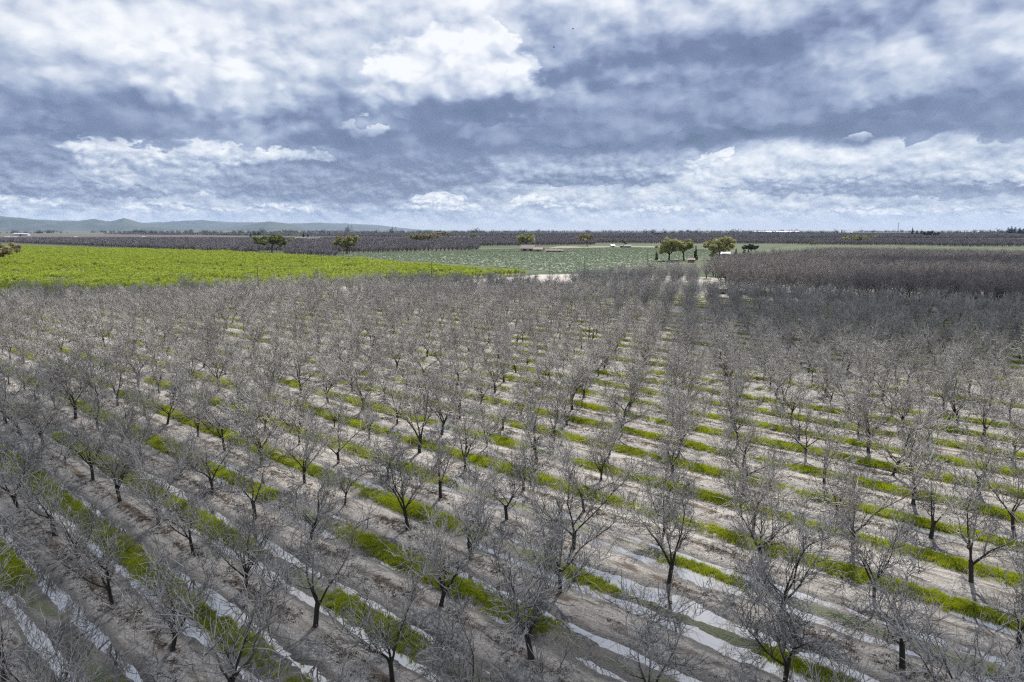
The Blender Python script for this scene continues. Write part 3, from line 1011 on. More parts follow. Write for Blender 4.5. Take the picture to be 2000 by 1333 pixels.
broad_tree('shrub', 'tan shrub under the wide forked oak', 1391, 508, 494, 14, 'oak_brown', 15)
broad_tree('evergreen_tree', 'dark round evergreen beside the small conifers', 1466, 497, 478, 22, 'evergreen', 16)
broad_tree('oak_tree', 'yellow oak dome rising over the second orchard', 1677, 478, 461, 38, 'oak_yellow', 17)
broad_tree('shrub', 'small tan shrub low over the second orchard', 1591, 480, 473, 16, 'oak_brown', 18)
broad_tree('oak_tree', 'dark drooping oak cut by the picture edge beside the green field', -8, 523, 477, 62, 'oak_brown', 20)
broad_tree('round_tree', 'faint green tree far behind the dark spreading oak', 503, 464, 455, 10, 'evergreen', 21)
broad_tree('round_tree', 'dark lone tree on the far plain above the paired oaks', 1285, 463, 455, 18, 'evergreen', 22)
for u, vb, vt, w_, lab in [
        (1282, 509, 492, 9, 'ragged small conifer in front of the paired oaks'),
        (1358, 509, 481, 9, 'slender tall conifer between the paired oaks and forked oak'),
        (1437, 500, 485, 7, 'thin young conifer nearest the forked oak'),
        (1453, 500, 484, 9, 'dark cone-shaped conifer in front of the round evergreen'),
        (1461, 499, 487, 7, 'short conifer touching the round evergreen'),
        (490, 464, 454, 5, 'tiny dark conifer far behind the dark spreading oak'),
        (593, 468, 455, 6, 'taller conifer beside the far white farmhouse'),
        (601, 468, 457, 6, 'shorter conifer beside the far white farmhouse')]:
    conifer('conifer_tree', lab, u, vb, vt, w_, 'conifer', int(u), None, 0.8)
for k, (u, vb, vt, w_) in enumerate([(1781, 462, 445, 8), (1790, 463, 450, 11), (1799, 462, 449, 9), (1806, 463, 453, 8), (1818, 466, 452, 22)]):
    lab = ['spiky tallest tree', 'second dark tree', 'dark middle tree', 'small dark tree', 'broad bushy tree'][k] + ' of the clump near the tall mast'
    (broad_tree if k == 4 else conifer)('evergreen_tree', lab, u, vb, vt, w_, 'evergreen', 300 + k, group='dark clump of trees by the mast')
for k, (u, vb, vt, w_) in enumerate([(1968, 460, 445, 9), (1974, 460, 443, 7), (1981, 460, 444, 8), (1991, 461, 445, 9), (1999, 461, 444, 8), (1940, 460, 453, 12)]):
    lab = ['first', 'second', 'third', 'fourth', 'fifth', 'low detached'][k] + ' dark tree of the row at the skyline, far right'
    conifer('evergreen_tree', lab, u, vb, vt, w_, 'evergreen', 320 + k, 'dark row of trees at the skyline', .45)

def inside(pts, poly):
    x, y = pts[:, 0], pts[:, 1]; r = np.zeros(len(pts), bool); n = len(poly)
    for i in range(n):
        (x0, y0), (x1, y1) = poly[i], poly[(i + 1) % n]
        c = ((y0 > y) != (y1 > y)) & (x < (x1 - x0) * (y - y0) / (y1 - y0 + 1e-9) + x0); r ^= c
    return r


# ------------------------------------------------------------------ green leafed young orchard
FIELD_MESH = []
for i in range(4):
    rng = np.random.default_rng(500 + i); h = 3.4
    tb = Tubes(); tb.add([(0, 0, -.2), (0.02, 0, .5), (0, .03, 1.0)], [.07, .055, .05], 5)
    cs, rs = [], []
    for q in range(9):
        a = rng.uniform(0, 6.28); el = R(rng.uniform(35, 80)); L = rng.uniform(1.4, 2.3)
        d = (math.cos(a) * math.cos(el), math.sin(a) * math.cos(el), math.sin(el))
        lp = path(rng, (0, 0, .9), d, L, 3, .05, .1); tb.add(lp, [.03, .024, .016, .009], 3)
        for k in (1, 2, 3): cs.append(lp[k] + rng.normal(0, .1, 3)); rs.append(rng.uniform(.35, .55))
    FIELD_MESH.append((tb.mesh('trunk', MAT_OAK_BARK), leaf_mesh('crown', rng, cs, rs, 13, .19, LEAF['field'], .9)))
bb, cc = np.meshgrid(np.arange(150, 1350, 4.6), np.arange(-120, 400, 3.4), indexing='ij')
bb, cc = bb.ravel() + RNG.normal(0, .45, bb.size), cc.ravel() + RNG.normal(0, .45, bb.size)
F = to_xy(bb, cc)
ok = (np.abs(F[:, 0]) < .80 * F[:, 1] + 10) & (F[:, 1] < 1020) & (F[:, 1] > 150)
F = F[ok]; F = F[inside(F, FIELD_POLY)]
F = F[fbm(F[:, 0] / 16., F[:, 1] / 16., 88, 3) > -.95]; F = F[np.round(to_bc(F)[:, 1] / 3.4) % 16 != 0]; F = F[np.abs(to_bc(F)[:, 0] % 190 - 95) > 3.2]; d_ = np.hypot(F[:, 0], F[:, 1])
# seen over the bare orchard: the ray to its top must pass above the last walnut row
s_ = rim(F) / F[:, 1]; top_line = CAM_H + (3.2 - CAM_H) * s_
seen = (top_line > 8.4) & (np.abs(F[:, 0]) < .75 * F[:, 1])
order = np.argsort(np.where(seen, d_, 1e9)); F = F[order]; nF = len(F)
f_rot = RNG.uniform(0, 6.28, nF); f_s = (RNG.normal(1, .12, nF) * (1 + .22 * fbm(F[:, 0] / 22., F[:, 1] / 22., 55, 3))).clip(.5, 1.5); f_v = RNG.integers(0, 4, nF)
FS = {}
for n in range(300):
    v_ = int(f_v[n]); root = empty('leafy_orchard_tree', (F[n, 0], F[n, 1], -.1), f_rot[n], f_s[n])
    tag(root, 'lime green young leafed tree in the front ranks of the green field', 'tree', 'front ranks of the green leafed field')
    a, c_ = link('trunk', FIELD_MESH[v_][0], root), link('crown', FIELD_MESH[v_][1], root)
    FS.setdefault(v_, [a, c_])
_r = slice(300, nF); rz = np.zeros((nF, 3)); rz[:, 2] = f_rot
scatter('green_orchard', np.column_stack([F, np.full(nF, -.1)])[_r], rz[_r], np.repeat(f_s[_r, None], 3, 1), f_v[_r], [FS[i] for i in range(4)],
        'bright lime green mass of leafed young trees filling the field', 'orchard')
print('field trees', nF)

# ------------------------------------------------------------------ teal crop field
TEAL = [ground_at(1100, 532), ground_at(1052, 527), ground_at(860, 512), ground_at(690, 501), ground_at(640, 496.5), ground_at(800, 492), ground_at(905, 490),
        ground_at(960, 487), ground_at(1290, 482), ground_at(1420, 490), ground_at(1300, 513), ground_at(1200, 524)]
TEAL = [(q.x, q.y) for q in TEAL]
sheet('crop_field', TEAL, -0.25, MAT_TEAL)
MAT_TEALCROP = leaf_material('teal_crop', (.15, .19, .125), (.15, .19, .125), .40)
bb, cc = np.meshgrid(np.arange(150, 1100, 1.7), np.arange(280, 900, 3.2), indexing='ij')
T = to_xy(bb.ravel(), cc.ravel()) + RNG.normal(0, .12, (bb.size, 2)); T = T[inside(T, TEAL)]
T = T[RNG.uniform(0, 1, len(T)) < .8]
rz = np.zeros((len(T), 3)); rz[:, 2] = RNG.uniform(0, 6.28, len(T))
_crop = link('crop', tuft_mesh('crop', 90, 30, .75, .34, .09, MAT_TEALCROP), None, (T[0, 0], T[0, 1], -.25)); tag(_crop, 'dull green low crop plant in the teal field', kind='stuff')
s_ = RNG.uniform(.8, 1.15, len(T))
scatter('row_crop', np.column_stack([T, np.full(len(T), -.25)]), rz, np.column_stack([s_, s_, s_]), np.zeros(len(T)), [[_crop]],
        'dull teal green low crop in rows beyond the lime field', 'crop')
print('crop', len(T))

# ------------------------------------------------------------------ purple bare orchards across the plain
def far_block(name, b0, b1, c0, c1, step, label, scl=1.0, cond=None):
    bb, cc = np.meshgrid(np.arange(b0, b1, step), np.arange(c0, c1, step * .92), indexing='ij')
    Q = to_xy(bb.ravel() + RNG.normal(0, .4, bb.size), cc.ravel() + RNG.normal(0, .4, bb.size))
    ok = (np.abs(Q[:, 0]) < .79 * Q[:, 1] + 20) & (Q[:, 1] > 500)
    if cond is not None: ok &= cond(Q)
    for bx, by, bw in STANDING:      # oaks stand clear at the orchard's edge
        ok &= ~((np.abs(Q[:, 0] / Q[:, 1] - bx / by) < bw * .55 / by) & (Q[:, 1] < by + 10) & (Q[:, 1] > by - 260))
    Q = Q[ok]; n = len(Q); rz = np.zeros((n, 3)); rz[:, 2] = RNG.uniform(0, 6.28, n)
    s_ = RNG.normal(scl, .09, n)[:, None] * np.array([1.1, 1.1, 1.0])
    print(name, n)
    return scatter(name, np.column_stack([Q, np.full(n, -.55)]), rz, s_, RNG.integers(0, 2, n), FAR_SRC, label, 'orchard')


# a leaner tree for far blocks: two of them stand at the corner of the first block
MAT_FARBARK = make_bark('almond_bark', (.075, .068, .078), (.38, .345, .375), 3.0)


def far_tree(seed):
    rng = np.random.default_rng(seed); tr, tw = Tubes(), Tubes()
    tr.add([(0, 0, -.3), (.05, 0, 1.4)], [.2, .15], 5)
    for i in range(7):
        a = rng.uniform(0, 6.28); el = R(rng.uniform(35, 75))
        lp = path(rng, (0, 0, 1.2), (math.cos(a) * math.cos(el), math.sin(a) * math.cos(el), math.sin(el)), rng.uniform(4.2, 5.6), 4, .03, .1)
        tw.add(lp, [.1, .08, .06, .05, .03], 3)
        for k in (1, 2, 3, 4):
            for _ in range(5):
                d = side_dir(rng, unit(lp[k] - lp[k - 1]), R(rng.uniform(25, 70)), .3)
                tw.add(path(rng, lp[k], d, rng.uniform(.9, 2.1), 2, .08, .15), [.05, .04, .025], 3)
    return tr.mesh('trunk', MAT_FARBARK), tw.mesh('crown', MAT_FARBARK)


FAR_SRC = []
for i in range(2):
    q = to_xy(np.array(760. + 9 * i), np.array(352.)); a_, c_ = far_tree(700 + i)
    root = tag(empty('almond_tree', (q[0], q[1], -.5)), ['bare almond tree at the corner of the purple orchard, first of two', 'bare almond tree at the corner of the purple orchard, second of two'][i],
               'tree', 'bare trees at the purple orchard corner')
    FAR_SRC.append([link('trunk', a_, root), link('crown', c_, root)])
YARD = [(q.x, q.y) for q in (ground_at(935, 497), ground_at(935, 481), ground_at(1265, 477.5), ground_at(1500, 481), ground_at(1500, 500))]
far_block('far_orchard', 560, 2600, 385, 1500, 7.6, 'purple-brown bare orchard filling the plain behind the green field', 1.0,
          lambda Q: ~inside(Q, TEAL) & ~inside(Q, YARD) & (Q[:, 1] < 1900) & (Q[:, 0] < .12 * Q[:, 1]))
far_block('distant_orchard', -2500, 900, 700, 2100, 9.0, 'dark bluish bare orchard beyond the farmyard and second block', 1.0,
          lambda Q: ~inside(Q, YARD) & (Q[:, 1] > 1060) & (Q[:, 1] < 2100) & ((fbm(Q[:, 0] / 420., Q[:, 1] / 300., 3, 2) > -.35)))
far_block('skyline_orchard', -4500, 4500, 1500, 5200, 21.0, 'thin dark orchard bands just under the skyline', 1.5,
          lambda Q: (Q[:, 1] > 1900) & (Q[:, 1] < 5000) & (fbm(Q[:, 0] / 700., Q[:, 1] / 350., 9, 2) > -.5))

# dark tree lines on the skyline
rng = np.random.default_rng(9)
tl = []
for k in range(46):
    y0 = rng.uniform(3600, 11000); x0 = rng.uniform(-.8, .8) * y0; L = rng.uniform(100, 1300)
    n = int(L / 15) + 3; s_ = rng.uniform(0, 1, n)
    tl.append(np.column_stack([x0 + s_ * L, y0 + rng.normal(0, 12, n) + s_ * L * rng.normal(0, .15)]))
tl = np.vstack(tl); n = len(tl)
q = ground_at(1620, 461)
_ev = tag(empty('evergreen_tree', (q.x, q.y, -.5)), 'dark low evergreen under the skyline over the second orchard', 'tree')
_cs = rng.normal(0, 1, (26, 3)) * np.array([2.6, 2.6, 2.4]) + np.array([0, 0, 6.5]); _tb = Tubes(); _tb.add([(0, 0, -.4), (0, 0, 6)], [.5, .3], 5)
_ev_src = [link('trunk', _tb.mesh('trunk', MAT_OAK_BARK), _ev), link('crown', leaf_mesh('crown', rng, _cs, np.full(26, 2.2), 9, .9, LEAF['evergreen']), _ev)]
rz = np.zeros((n, 3)); rz[:, 2] = rng.uniform(0, 6.28, n); s_ = rng.lognormal(.15, .35, n)
scatter('skyline_treeline', np.column_stack([tl, np.full(n, -.55)]), rz, np.column_stack([s_ * 1.3, s_ * 1.3, s_]), np.zeros(n), [_ev_src],
        'dark broken tree line along the flat skyline', 'treeline')


# ------------------------------------------------------------------ farm buildings
MAT_SHINGLE = plain('roof_shingle', (.34, .29, .255), .85, .2, .8)
MAT_ROOF_PALE = plain('roof_pale', (.52, .52, .53), .5, .1, .5)
MAT_WALL_TAN = plain('wall_tan', (.33, .27, .21), .9, .2, 1.0)
MAT_WALL_WHITE = plain('wall_white', (.55, .54, .52), .8, .1, 1.0)
MAT_WALL_BLUE = plain('wall_blue', (.22, .30, .38), .8, .15, 1.0)
MAT_WALL_RED = plain('wall_rust', (.26, .12, .07), .85, .3, 1.0)
MAT_DARK = plain('dark_opening', (.03, .03, .032), .5, .2, 1.0)
MAT_GLASS = plain('window_glass', (.05, .06, .075), .1, .1, 1.0, .6)
MAT_POLE = plain('pole_wood', (.14, .115, .095), .9, .3, 2.0)
MAT_METAL = plain('galvanised', (.45, .46, .47), .45, .15, 2.0, .5)
MAT_WIRE = plain('wire', (.55, .55, .54), .4, .05, 2.0, .5)


def box_part(name, parent, x0, x1, y0, y1, z0, z1, mat):
    v = [(x, y, z) for z in (z0, z1) for x, y in ((x0, y0), (x1, y0), (x1, y1), (x0, y1))]
    f = [(3, 2, 1, 0), (4, 5, 6, 7), (0, 1, 5, 4), (1, 2, 6, 5), (2, 3, 7, 6), (3, 0, 4, 7)]
    return link(name, mesh_from(name, v, f, mat), parent)


def gable(parent, L, W, hw, hr, wall, roof, over=.5, openings=(), windows=()):
    """long axis x; wall body, gabled roof slab, doors and windows"""
    a, b_ = L / 2, W / 2
    v = [(-a, -b_, 0), (a, -b_, 0), (a, b_, 0), (-a, b_, 0), (-a, -b_, hw), (a, -b_, hw), (a, b_, hw), (-a, b_, hw), (-a, 0, hr), (a, 0, hr)]
    f = [(0, 1, 5, 4), (2, 3, 7, 6), (1, 2, 6, 9, 5), (3, 0, 4, 8, 7), (4, 5, 9, 8), (6, 7, 8, 9)]
    link('wall', mesh_from('wall', v, f, wall), parent)
    s = (hr - hw) / b_; zo = hw - over * s + .06; A = a + over; B_ = b_ + over; th = .18
    v = [(-A, -B_, zo), (A, -B_, zo), (A, 0, hr + .06), (-A, 0, hr + .06), (A, B_, zo), (-A, B_, zo)]
    v += [(x, y, z + th) for x, y, z in v]
    f = [(0, 1, 2, 3), (3, 2, 4, 5), (7, 6, 9, 8), (8, 9, 11, 10), (0, 6, 7, 1), (5, 4, 10, 11), (1, 7, 8, 2), (2, 8, 10, 4), (3, 9, 6, 0), (5, 11, 9, 3)]
    r = link('roof', mesh_from('roof', v, f, roof), parent)
    box_part('ridge_cap', r, -A, A, -.2, .2, hr + .2, hr + .32, roof)
    for x, w_, h_ in openings: box_part('door', parent, x - w_ / 2, x + w_ / 2, -b_ - .06, -b_ + .02, .02, h_, MAT_DARK)
    for x, w_, z0, z1 in windows:
        wdw = box_part('window', parent, x - w_ / 2, x + w_ / 2, -b_ - .05, -b_ + .02, z0, z1, MAT_GLASS)
        box_part('sill', wdw, x - w_ / 2 - .1, x + w_ / 2 + .1, -b_ - .14, -b_ - .05, z0 - .12, z0, MAT_WALL_WHITE)


def building(name, label, u, v, rot, args, cat='building'):
    q = ground_at(u, v); root = tag(empty(name, (q.x, q.y, -.5), R(rot)), label, cat); gable(root, *args[:6], **(args[6] if len(args) > 6 else {}))
    return root


building('barn', 'barn with broad grey-brown gabled roof beside the trellised field', 1032, 490.5, -14, (17, 12, 3.6, 8.0, MAT_WALL_TAN, MAT_SHINGLE, dict(openings=((-3, 4, 3.2), (4, 3, 2.8)))))
building('barn', 'lower barn wing with grey-brown roof joined beside the large barn', 1052, 491, -14, (11, 9, 2.8, 5.2, MAT_WALL_TAN, MAT_SHINGLE, dict(openings=((0, 3, 2.4),))))
building('shed', 'low rust-coloured shed row in the barnyard', 1083, 492, -8, (20, 5, 2.0, 2.7, MAT_WALL_RED, MAT_SHINGLE, dict(openings=((-6, 3, 1.8), (0, 3, 1.8), (6, 3, 1.8)))))
building('house', 'small blue-grey house beyond the crop field', 1225, 484, 5, (10, 7, 2.8, 4.6, MAT_WALL_BLUE, MAT_SHINGLE, dict(windows=((-3, 1.2, 1, 2.2), (2.5, 1.2, 1, 2.2)), openings=((0, 1, 2.1),))))
building('shed', 'small white shed beyond the crop field', 1196, 483, 20, (6, 5, 3.0, 4.4, MAT_WALL_WHITE, MAT_ROOF_PALE, dict(openings=((0, 2, 2.2),))))
building('shed', 'tiny dark shed between white shed and blue-grey house', 1214, 483.5, 0, (4, 4, 2.6, 3.6, MAT_DARK, MAT_SHINGLE, dict(openings=((0, 1, 2),))))
building('house', 'low house with pale roof half hidden behind the forked oak', 1416, 500, -10, (9, 6, 2.6, 4.4, MAT_WALL_WHITE, MAT_ROOF_PALE, dict(windows=((-2, 1.2, 1, 2.1), (2, 1.2, 1, 2.1)))))
building('shed', 'brown shed by the slender conifer at the orchard end', 1350, 512, -15, (5, 4, 2.4, 3.3, MAT_WALL_RED, MAT_SHINGLE, dict(openings=((0, 1.5, 2),))))
building('farmhouse', 'white farmhouse with tan roof far across the purple orchard', 588, 470.5, 10, (26, 12, 5, 9, MAT_WALL_WHITE, MAT_SHINGLE, dict(windows=((-8, 2, 2, 4), (0, 2, 2, 4), (8, 2, 2, 4)))))
building('farmhouse', 'long white outbuilding beside the far farmhouse', 613, 470.5, -5, (30, 10, 5, 7.5, MAT_WALL_WHITE, MAT_ROOF_PALE, dict(openings=((-6, 4, 4), (6, 4, 4)))))
building('warehouse', 'white warehouse far off at the foot of the hills', 43, 461, 6, (60, 20, 9, 12, MAT_WALL_WHITE, MAT_ROOF_PALE, dict(openings=((0, 8, 7),))))
building('warehouse', 'long low white roof in the plain near the picture edge', 24, 468, 3, (34, 14, 6, 8, MAT_WALL_WHITE, MAT_ROOF_PALE, dict(openings=((0, 6, 5),))))
building('warehouse', 'long white industrial roof on the skyline right of centre', 1500, 456, 0, (240, 40, 12, 16, MAT_WALL_WHITE, MAT_ROOF_PALE))
building('warehouse', 'second white industrial roof on the skyline, next to the longest', 1545, 456, 0, (130, 40, 12, 17, MAT_WALL_WHITE, MAT_ROOF_PALE))
building('warehouse', 'pale skyline roof beyond the mast and its tree clump', 1900, 456, 0, (260, 40, 10, 14, MAT_WALL_WHITE, MAT_ROOF_PALE))
building('warehouse', 'faint white roof on the skyline left of the mast', 1650, 456, 0, (120, 40, 9, 12, MAT_WALL_WHITE, MAT_ROOF_PALE))
building('hut', 'small white hut alone in the plain below the cone hill', 282, 467, 0, (9, 8, 6, 8, MAT_WALL_WHITE, MAT_ROOF_PALE, dict(openings=((0, 3, 3),))))
building('hut', 'small white hut alone in the plain, nearer the picture edge', 150, 467.5, 0, (9, 8, 6, 8, MAT_WALL_WHITE, MAT_ROOF_PALE, dict(openings=((0, 3, 3),))))

# farmyard ground
sheet('farmyard', [(q.x, q.y) for q in (ground_at(1010, 493.5), ground_at(1075, 494.5), ground_at(1140, 488), ground_at(1290, 484), ground_at(1290, 480.5), ground_at(1090, 481), ground_at(1070, 485), ground_at(1010, 489))], -0.2, plain('yard_earth', (.21, .20, .155), .95, .35, .08, .1, 'world'))


def frame_box(name, label, u, v, w_, d_, h_, rot=0):
    """storage tank on legs"""
    q = ground_at(u, v); root = tag(empty(name, (q.x, q.y, -.5), R(rot)), label, 'tank')
    for x in (-1, 1):
        for y in (-1, 1): box_part('leg', root, x * w_ * .4 - .1, x * w_ * .4 + .1, y * d_ * .4 - .1, y * d_ * .4 + .1, 0, h_ * .6, MAT_METAL)
    tb = Tubes(); tb.add([(0, 0, h_ * .6), (0, 0, h_ * .61), (0, 0, h_ * .92), (0, 0, h_)], [.05, w_ / 2, w_ / 2, .05], 14)
    link('vessel', tb.mesh('vessel', MAT_WALL_WHITE), root)


frame_box('water_tank', 'white raised water tank beside the oak behind the barn', 1042.5, 485, 3.2, 3.2, 15)

# trellis stakes of the vine rows in front of the barn
MAT_STAKE = plain('stake', (.62, .62, .58), .7, .1, 2.0)
_st = Tubes(); _st.add([(0, 0, -.2), (0, 0, 1.9)], [.09, .08], 5); ME_STAKE = _st.mesh('stake', MAT_STAKE)
_cr = Tubes(); _cr.add([(-.7, 0, 1.75), (.7, 0, 1.75)], [.05, .05], 4); ME_CROSS = _cr.mesh('crossarm', MAT_STAKE)
ME_VINE = leaf_mesh('vine', np.random.default_rng(4), [(x, 0, 1.3) for x in (-.5, 0, .5)], [.5] * 3, 14, .28, LEAF['evergreen'])
for k in range(24):
    q = ground_at(941 + k * 5.2, 494.0 + (k % 2) * .25 - .05 * k)
    root = tag(empty('trellis_post', (q.x, q.y, -.25)), 'pale trellis post with dark vine in the line before the barn', 'post', 'trellis posts before the barn')
    link('stake', ME_STAKE, root); link('crossarm', ME_CROSS, root); link('vine', ME_VINE, root)

# ------------------------------------------------------------------ power line along the dirt road
POLE_B = B_EDGE + 19.5
pole_tops = []


def pole_mesh(h):
    tb = Tubes(); tb.add([(0, 0, -.4), (0, 0, h * .5), (0, 0, h)], [.17, .145, .11], 8); return tb.mesh('pole', MAT_POLE)


POLES = [(40, 12.2, 'outside'), (121.4, 12.7, 'wooden power pole in front of the lime field, left of the middle'),
         (202.5, 11.4, 'wooden power pole before the lime field near its narrow end'),
         (286.5, 12.4, 'wooden power pole standing at the pale dirt junction'),
         (318, 11.6, 'wooden power pole just past the dirt junction'), (388, 12.0, 'wooden power pole next to the ragged small conifer')]
for c_, h_, lab in POLES:
    q = to_xy(np.array(POLE_B), np.array(c_))
    if lab == 'outside': lab = 'wooden power pole at the far end of the wire, past the picture edge'
    root = tag(empty('power_pole', (q[0], q[1], -.12), GRID_ROT), lab, 'pole', 'power poles along the dirt road')
    link('pole', pole_mesh(h_), root)
    ca = box_part('crossarm', root, -.06, .06, -.16, -.02, h_ - .75, h_ - .62, MAT_POLE)
    link('crossarm', mesh_from('crossarm', [(x, y, z) for z in (h_ - .5, h_ - .38) for x, y in ((-1.1, -.25), (1.1, -.25), (1.1, -.15), (-1.1, -.15))],
         [(3, 2, 1, 0), (4, 5, 6, 7), (0, 1, 5, 4), (1, 2, 6, 5), (2, 3, 7, 6), (3, 0, 4, 7)], MAT_POLE), root)
    for x in (-.95, .35, .95):
        tb = Tubes(); tb.add([(x, -.2, h_ - .38), (x, -.2, h_ - .3), (x, -.2, h_ - .2), (x, -.2, h_ - .18)], [.03, .06, .05, .01], 6)
        link('insulator', tb.mesh('insulator', MAT_METAL), root)
    pole_tops.append((q[0], q[1], h_ - .3))
for k in range(len(pole_tops) - 1):
    a, b_ = np.array(pole_tops[k]), np.array(pole_tops[k + 1]); s_ = np.linspace(0, 1, 17)[:, None]
    pts = a + (b_ - a) * s_; pts[:, 2] -= (1 - (2 * s_[:, 0] - 1) ** 2) * np.linalg.norm(b_ - a) * .011
    tb = Tubes(); tb.add(pts, np.full(17, .022), 4)
    tag(link('power_wire', tb.mesh('power_wire', MAT_WIRE)), f'thin pale power wire, {nth(k + 1)} span counted from the lime field side', 'wire', 'power wire spans')
q = ground_at(173, 502); root = tag(empty('power_pole', (q.x, q.y, -.1)), 'lone pole with white top standing inside the lime field', 'pole')
link('pole', pole_mesh(10.5), root); box_part('transformer', root, -.35, .35, -.5, -.1, 8.8, 9.9, MAT_WALL_WHITE)

# lattice mast on the skyline
q = ground_at(1753, 460); hM = 62.0
root = tag(empty('lattice_mast', (q.x, q.y, -.5)), 'thin tall lattice mast on the skyline', 'mast')
for x, y in ((-1, -1), (1, -1), (1, 1), (-1, 1)):
    tb = Tubes(); tb.add([(x * 2.2, y * 2.2, 0), (x * .6, y * .6, hM)], [.35, .28], 4); link('leg', tb.mesh('leg', MAT_METAL), root)
tb = Tubes()
for z in range(0, 60, 6):
    r = 2.2 - 1.6 * z / hM; r2 = 2.2 - 1.6 * (z + 6) / hM
    tb.add([(-r, -r, z), (r2, -r2, z + 6)], [.12, .12], 3); tb.add([(r, -r, z), (-r2, -r2, z + 6)], [.12, .12], 3)
    tb.add([(-r, r, z), (r2, r2, z + 6)], [.12, .12], 3); tb.add([(r, r, z), (-r2, r2, z + 6)], [.12, .12], 3)
link('bracing', tb.mesh('bracing', MAT_METAL), root)
box_part('head_frame', root, -5, 5, -.6, .6, hM - 2, hM - .6, MAT_METAL)


# ------------------------------------------------------------------ hills
def hill_range(name, dist, peaks, depth, seed, c0, c1):
    """peaks: (u, v of the crest); the crest is at that distance, falling off both ways"""
    us = np.array([p[0] for p in peaks], float); hs = np.array([(450.0 - p[1]) / 1333.0 * dist * 1.02 + 25 for p in peaks])
    nu, nd = 260, 26
    U = np.linspace(us[0], us[-1], nu); Hh = np.interp(U, us, hs)
    Hh = np.convolve(np.pad(Hh, 1, "edge"), np.ones(3) / 3, "valid")
    D = np.linspace(-1, 1, nd)
    X, Y, Z = [], [], []
    for d in D:
        yy = dist + d * depth + 0 * U; xx = (U - 1000) / 1333.0 * dist * 0.987 * (yy / dist)
        prof = np.cos(d * math.pi / 2) ** 1.2
        n_ = fbm(xx / 900., yy / 900., seed, 5, .55)
        X.append(xx); Y.append(yy); Z.append(np.maximum((Hh * prof) * (1 + .13 * n_) - 4, -3))
    v = np.stack([np.array(X), np.array(Y), np.array(Z)], -1).reshape(-1, 3)
    i = np.arange(nu * nd).reshape(nd, nu)
    f = np.stack([i[:-1, :-1], i[:-1, 1:], i[1:, 1:], i[1:, :-1]], -1).reshape(-1, 4)
    m, t, b = material(name)
    n_ = noise(t, world_pos(t), .0016, 6, .62)
    put(t, b.inputs['Base Color'], mixc(t, sstep(n_, .38, .62), c0, c1)); b.inputs['Roughness'].default_value = .95
    tag(link(name, mesh_from(name, v, f, m, smooth=True)), kind='structure')


hill_range('hills', 18000, [(-420, 414), (-200, 416), (0, 421), (70, 428), (140, 434), (185, 430), (215, 435), (243, 429), (275, 437), (330, 443), (420, 449), (470, 441), (525, 432), (560, 437), (600, 446), (640, 451)], 1900, 5, (.022, .034, .028), (.048, .062, .05))
hill_range('mountains', 27000, [(-420, 418), (-100, 424), (60, 433), (160, 435), (300, 436), (400, 432), (460, 436), (560, 438), (640, 436), (700, 439), (760, 443), (810, 448), (860, 452)], 3200, 15, (.022, .034, .03), (.045, .055, .045))

# ------------------------------------------------------------------ two birds high over the orchard
MAT_BIRD = plain('feathers', (.02, .02, .022), .7, .2, 8.0)
for u, v, dist, lab in ((1082, 93, 120, 'black bird in flight under the white cumulus, the lower of two'), (1119, 57, 125, 'black bird in flight near the white cumulus, the higher of two')):
    xn, yn = (u - 1000) / 1333., (v - 666.5) / 1333.
    d = Vector((xn, math.cos(PITCH) - yn * math.sin(PITCH), -math.sin(PITCH) - yn * math.cos(PITCH)))
    q = Vector((0, 0, CAM_H)) + d * dist
    bv = [(0, .22, .0), (0, .10, .04), (.04, .05, 0), (-.04, .05, 0), (0, -.2, 0), (.05, -.28, 0), (-.05, -.28, 0), (.25, .08, .09), (.52, -.02, .03), (.22, -.06, .08), (-.25, .08, .09), (-.52, -.02, .03), (-.22, -.06, .08), (0, .02, -.05)]
    bf = [(0, 1, 2), (0, 3, 1), (0, 2, 13), (0, 13, 3), (2, 1, 4), (1, 3, 4), (2, 4, 13), (13, 4, 3), (4, 5, 6), (2, 7, 9), (7, 8, 9), (2, 9, 4), (3, 12, 10), (10, 12, 11), (3, 4, 12)]
    o = link('bird', mesh_from('bird', bv, bf, MAT_BIRD), None, tuple(q), 1.1); tag(o, lab, 'bird', 'birds in flight')

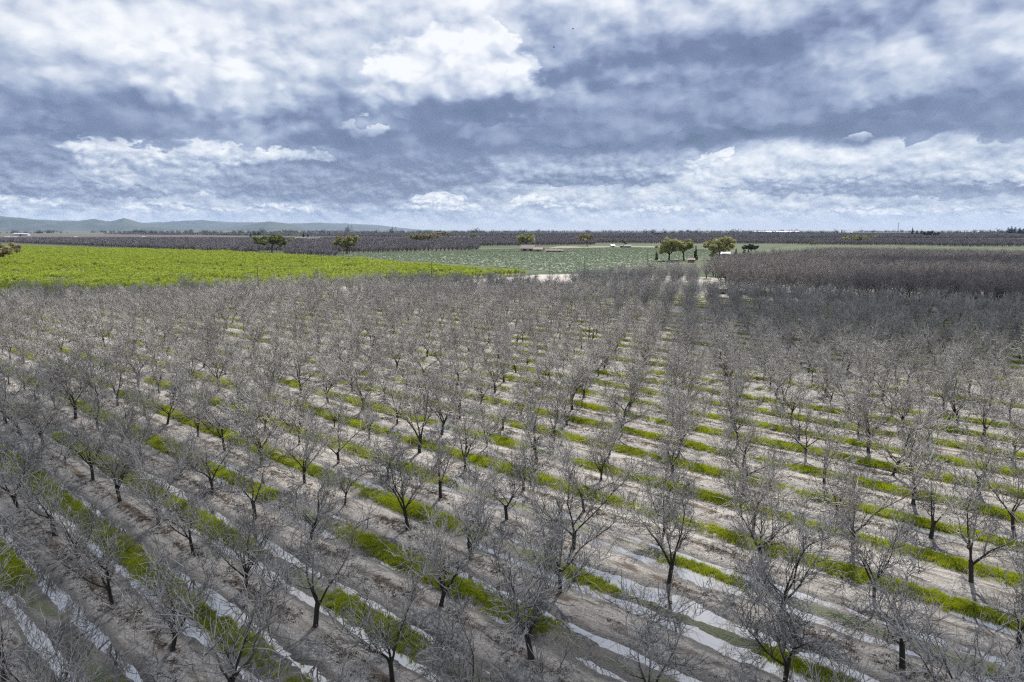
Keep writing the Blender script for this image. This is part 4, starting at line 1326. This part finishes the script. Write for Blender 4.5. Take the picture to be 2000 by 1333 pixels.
# ------------------------------------------------------------------ air
m = bpy.data.materials.new('haze'); m.use_nodes = True; t = m.node_tree; t.nodes.clear()
vol = t.nodes.new('ShaderNodeVolumePrincipled'); out = t.nodes.new('ShaderNodeOutputMaterial')
vol.inputs['Color'].default_value = (.48, .68, 1.0, 1); vol.inputs['Density'].default_value = HAZE
vol.inputs['Anisotropy'].default_value = 0.0
t.links.new(vol.outputs[0], out.inputs['Volume'])
hz = link('haze', None); bpy.data.objects.remove(hz)
S_, zt = 34500., 715.
v = [(x, y, z) for z in (GROUND_Z - 1.2, zt) for x, y in ((-S_, -S_), (S_, -S_), (S_, S_), (-S_, S_))]
hz = link('haze', mesh_from('haze', v, [(3, 2, 1, 0), (4, 5, 6, 7), (0, 1, 5, 4), (1, 2, 6, 5), (2, 3, 7, 6), (3, 0, 4, 7)], m))
tag(hz, kind='stuff')

# ------------------------------------------------------------------ low cumulus overhead, whose shadows lie on the orchard
m = bpy.data.materials.new('cloud'); m.use_nodes = True; t = m.node_tree; t.nodes.clear()
vol = t.nodes.new('ShaderNodeVolumePrincipled'); out = t.nodes.new('ShaderNodeOutputMaterial')
vol.inputs['Color'].default_value = (1, 1, 1, 1); vol.inputs['Density'].default_value = 0.035
t.links.new(vol.outputs[0], out.inputs['Volume'])
from mathutils import noise as mnoise
CLOUD_Z = 760.0
_k = CLOUD_Z / math.tan(R(SUN_EL)); _sx, _sy = math.sin(R(SUN_AZ)) * _k, math.cos(R(SUN_AZ)) * _k
for n, (x, y, rx, ry, rz_) in enumerate([(145, 196, 102, 66, 48), (15, 300, 80, 40, 26), (-42, 28, 80, 32, 34), (45, 20, 75, 22, 30), (-85, 62, 55, 40, 30), (-215, 255, 120, 45, 30), (-400, 120, 150, 60, 40), (330, 380, 150, 50, 35)]):
    bm = bmesh.new(); bmesh.ops.create_icosphere(bm, subdivisions=5, radius=1.0)
    for v in bm.verts:
        q = v.co.copy(); f_ = 1 + .38 * mnoise.fractal(q * 1.6 + Vector((n * 9.1, 0, 0)), .9, 2.1, 5)
        if q.z < 0: q.z *= .45
        v.co = Vector((q.x * rx * f_, q.y * ry * f_, q.z * rz_ * f_))
    me = bpy.data.meshes.new('cloud'); bm.to_mesh(me); bm.free(); me.materials.append(m)
    tag(link('cloud', me, None, (x + _sx, y + _sy, CLOUD_Z + 4)), kind='stuff')
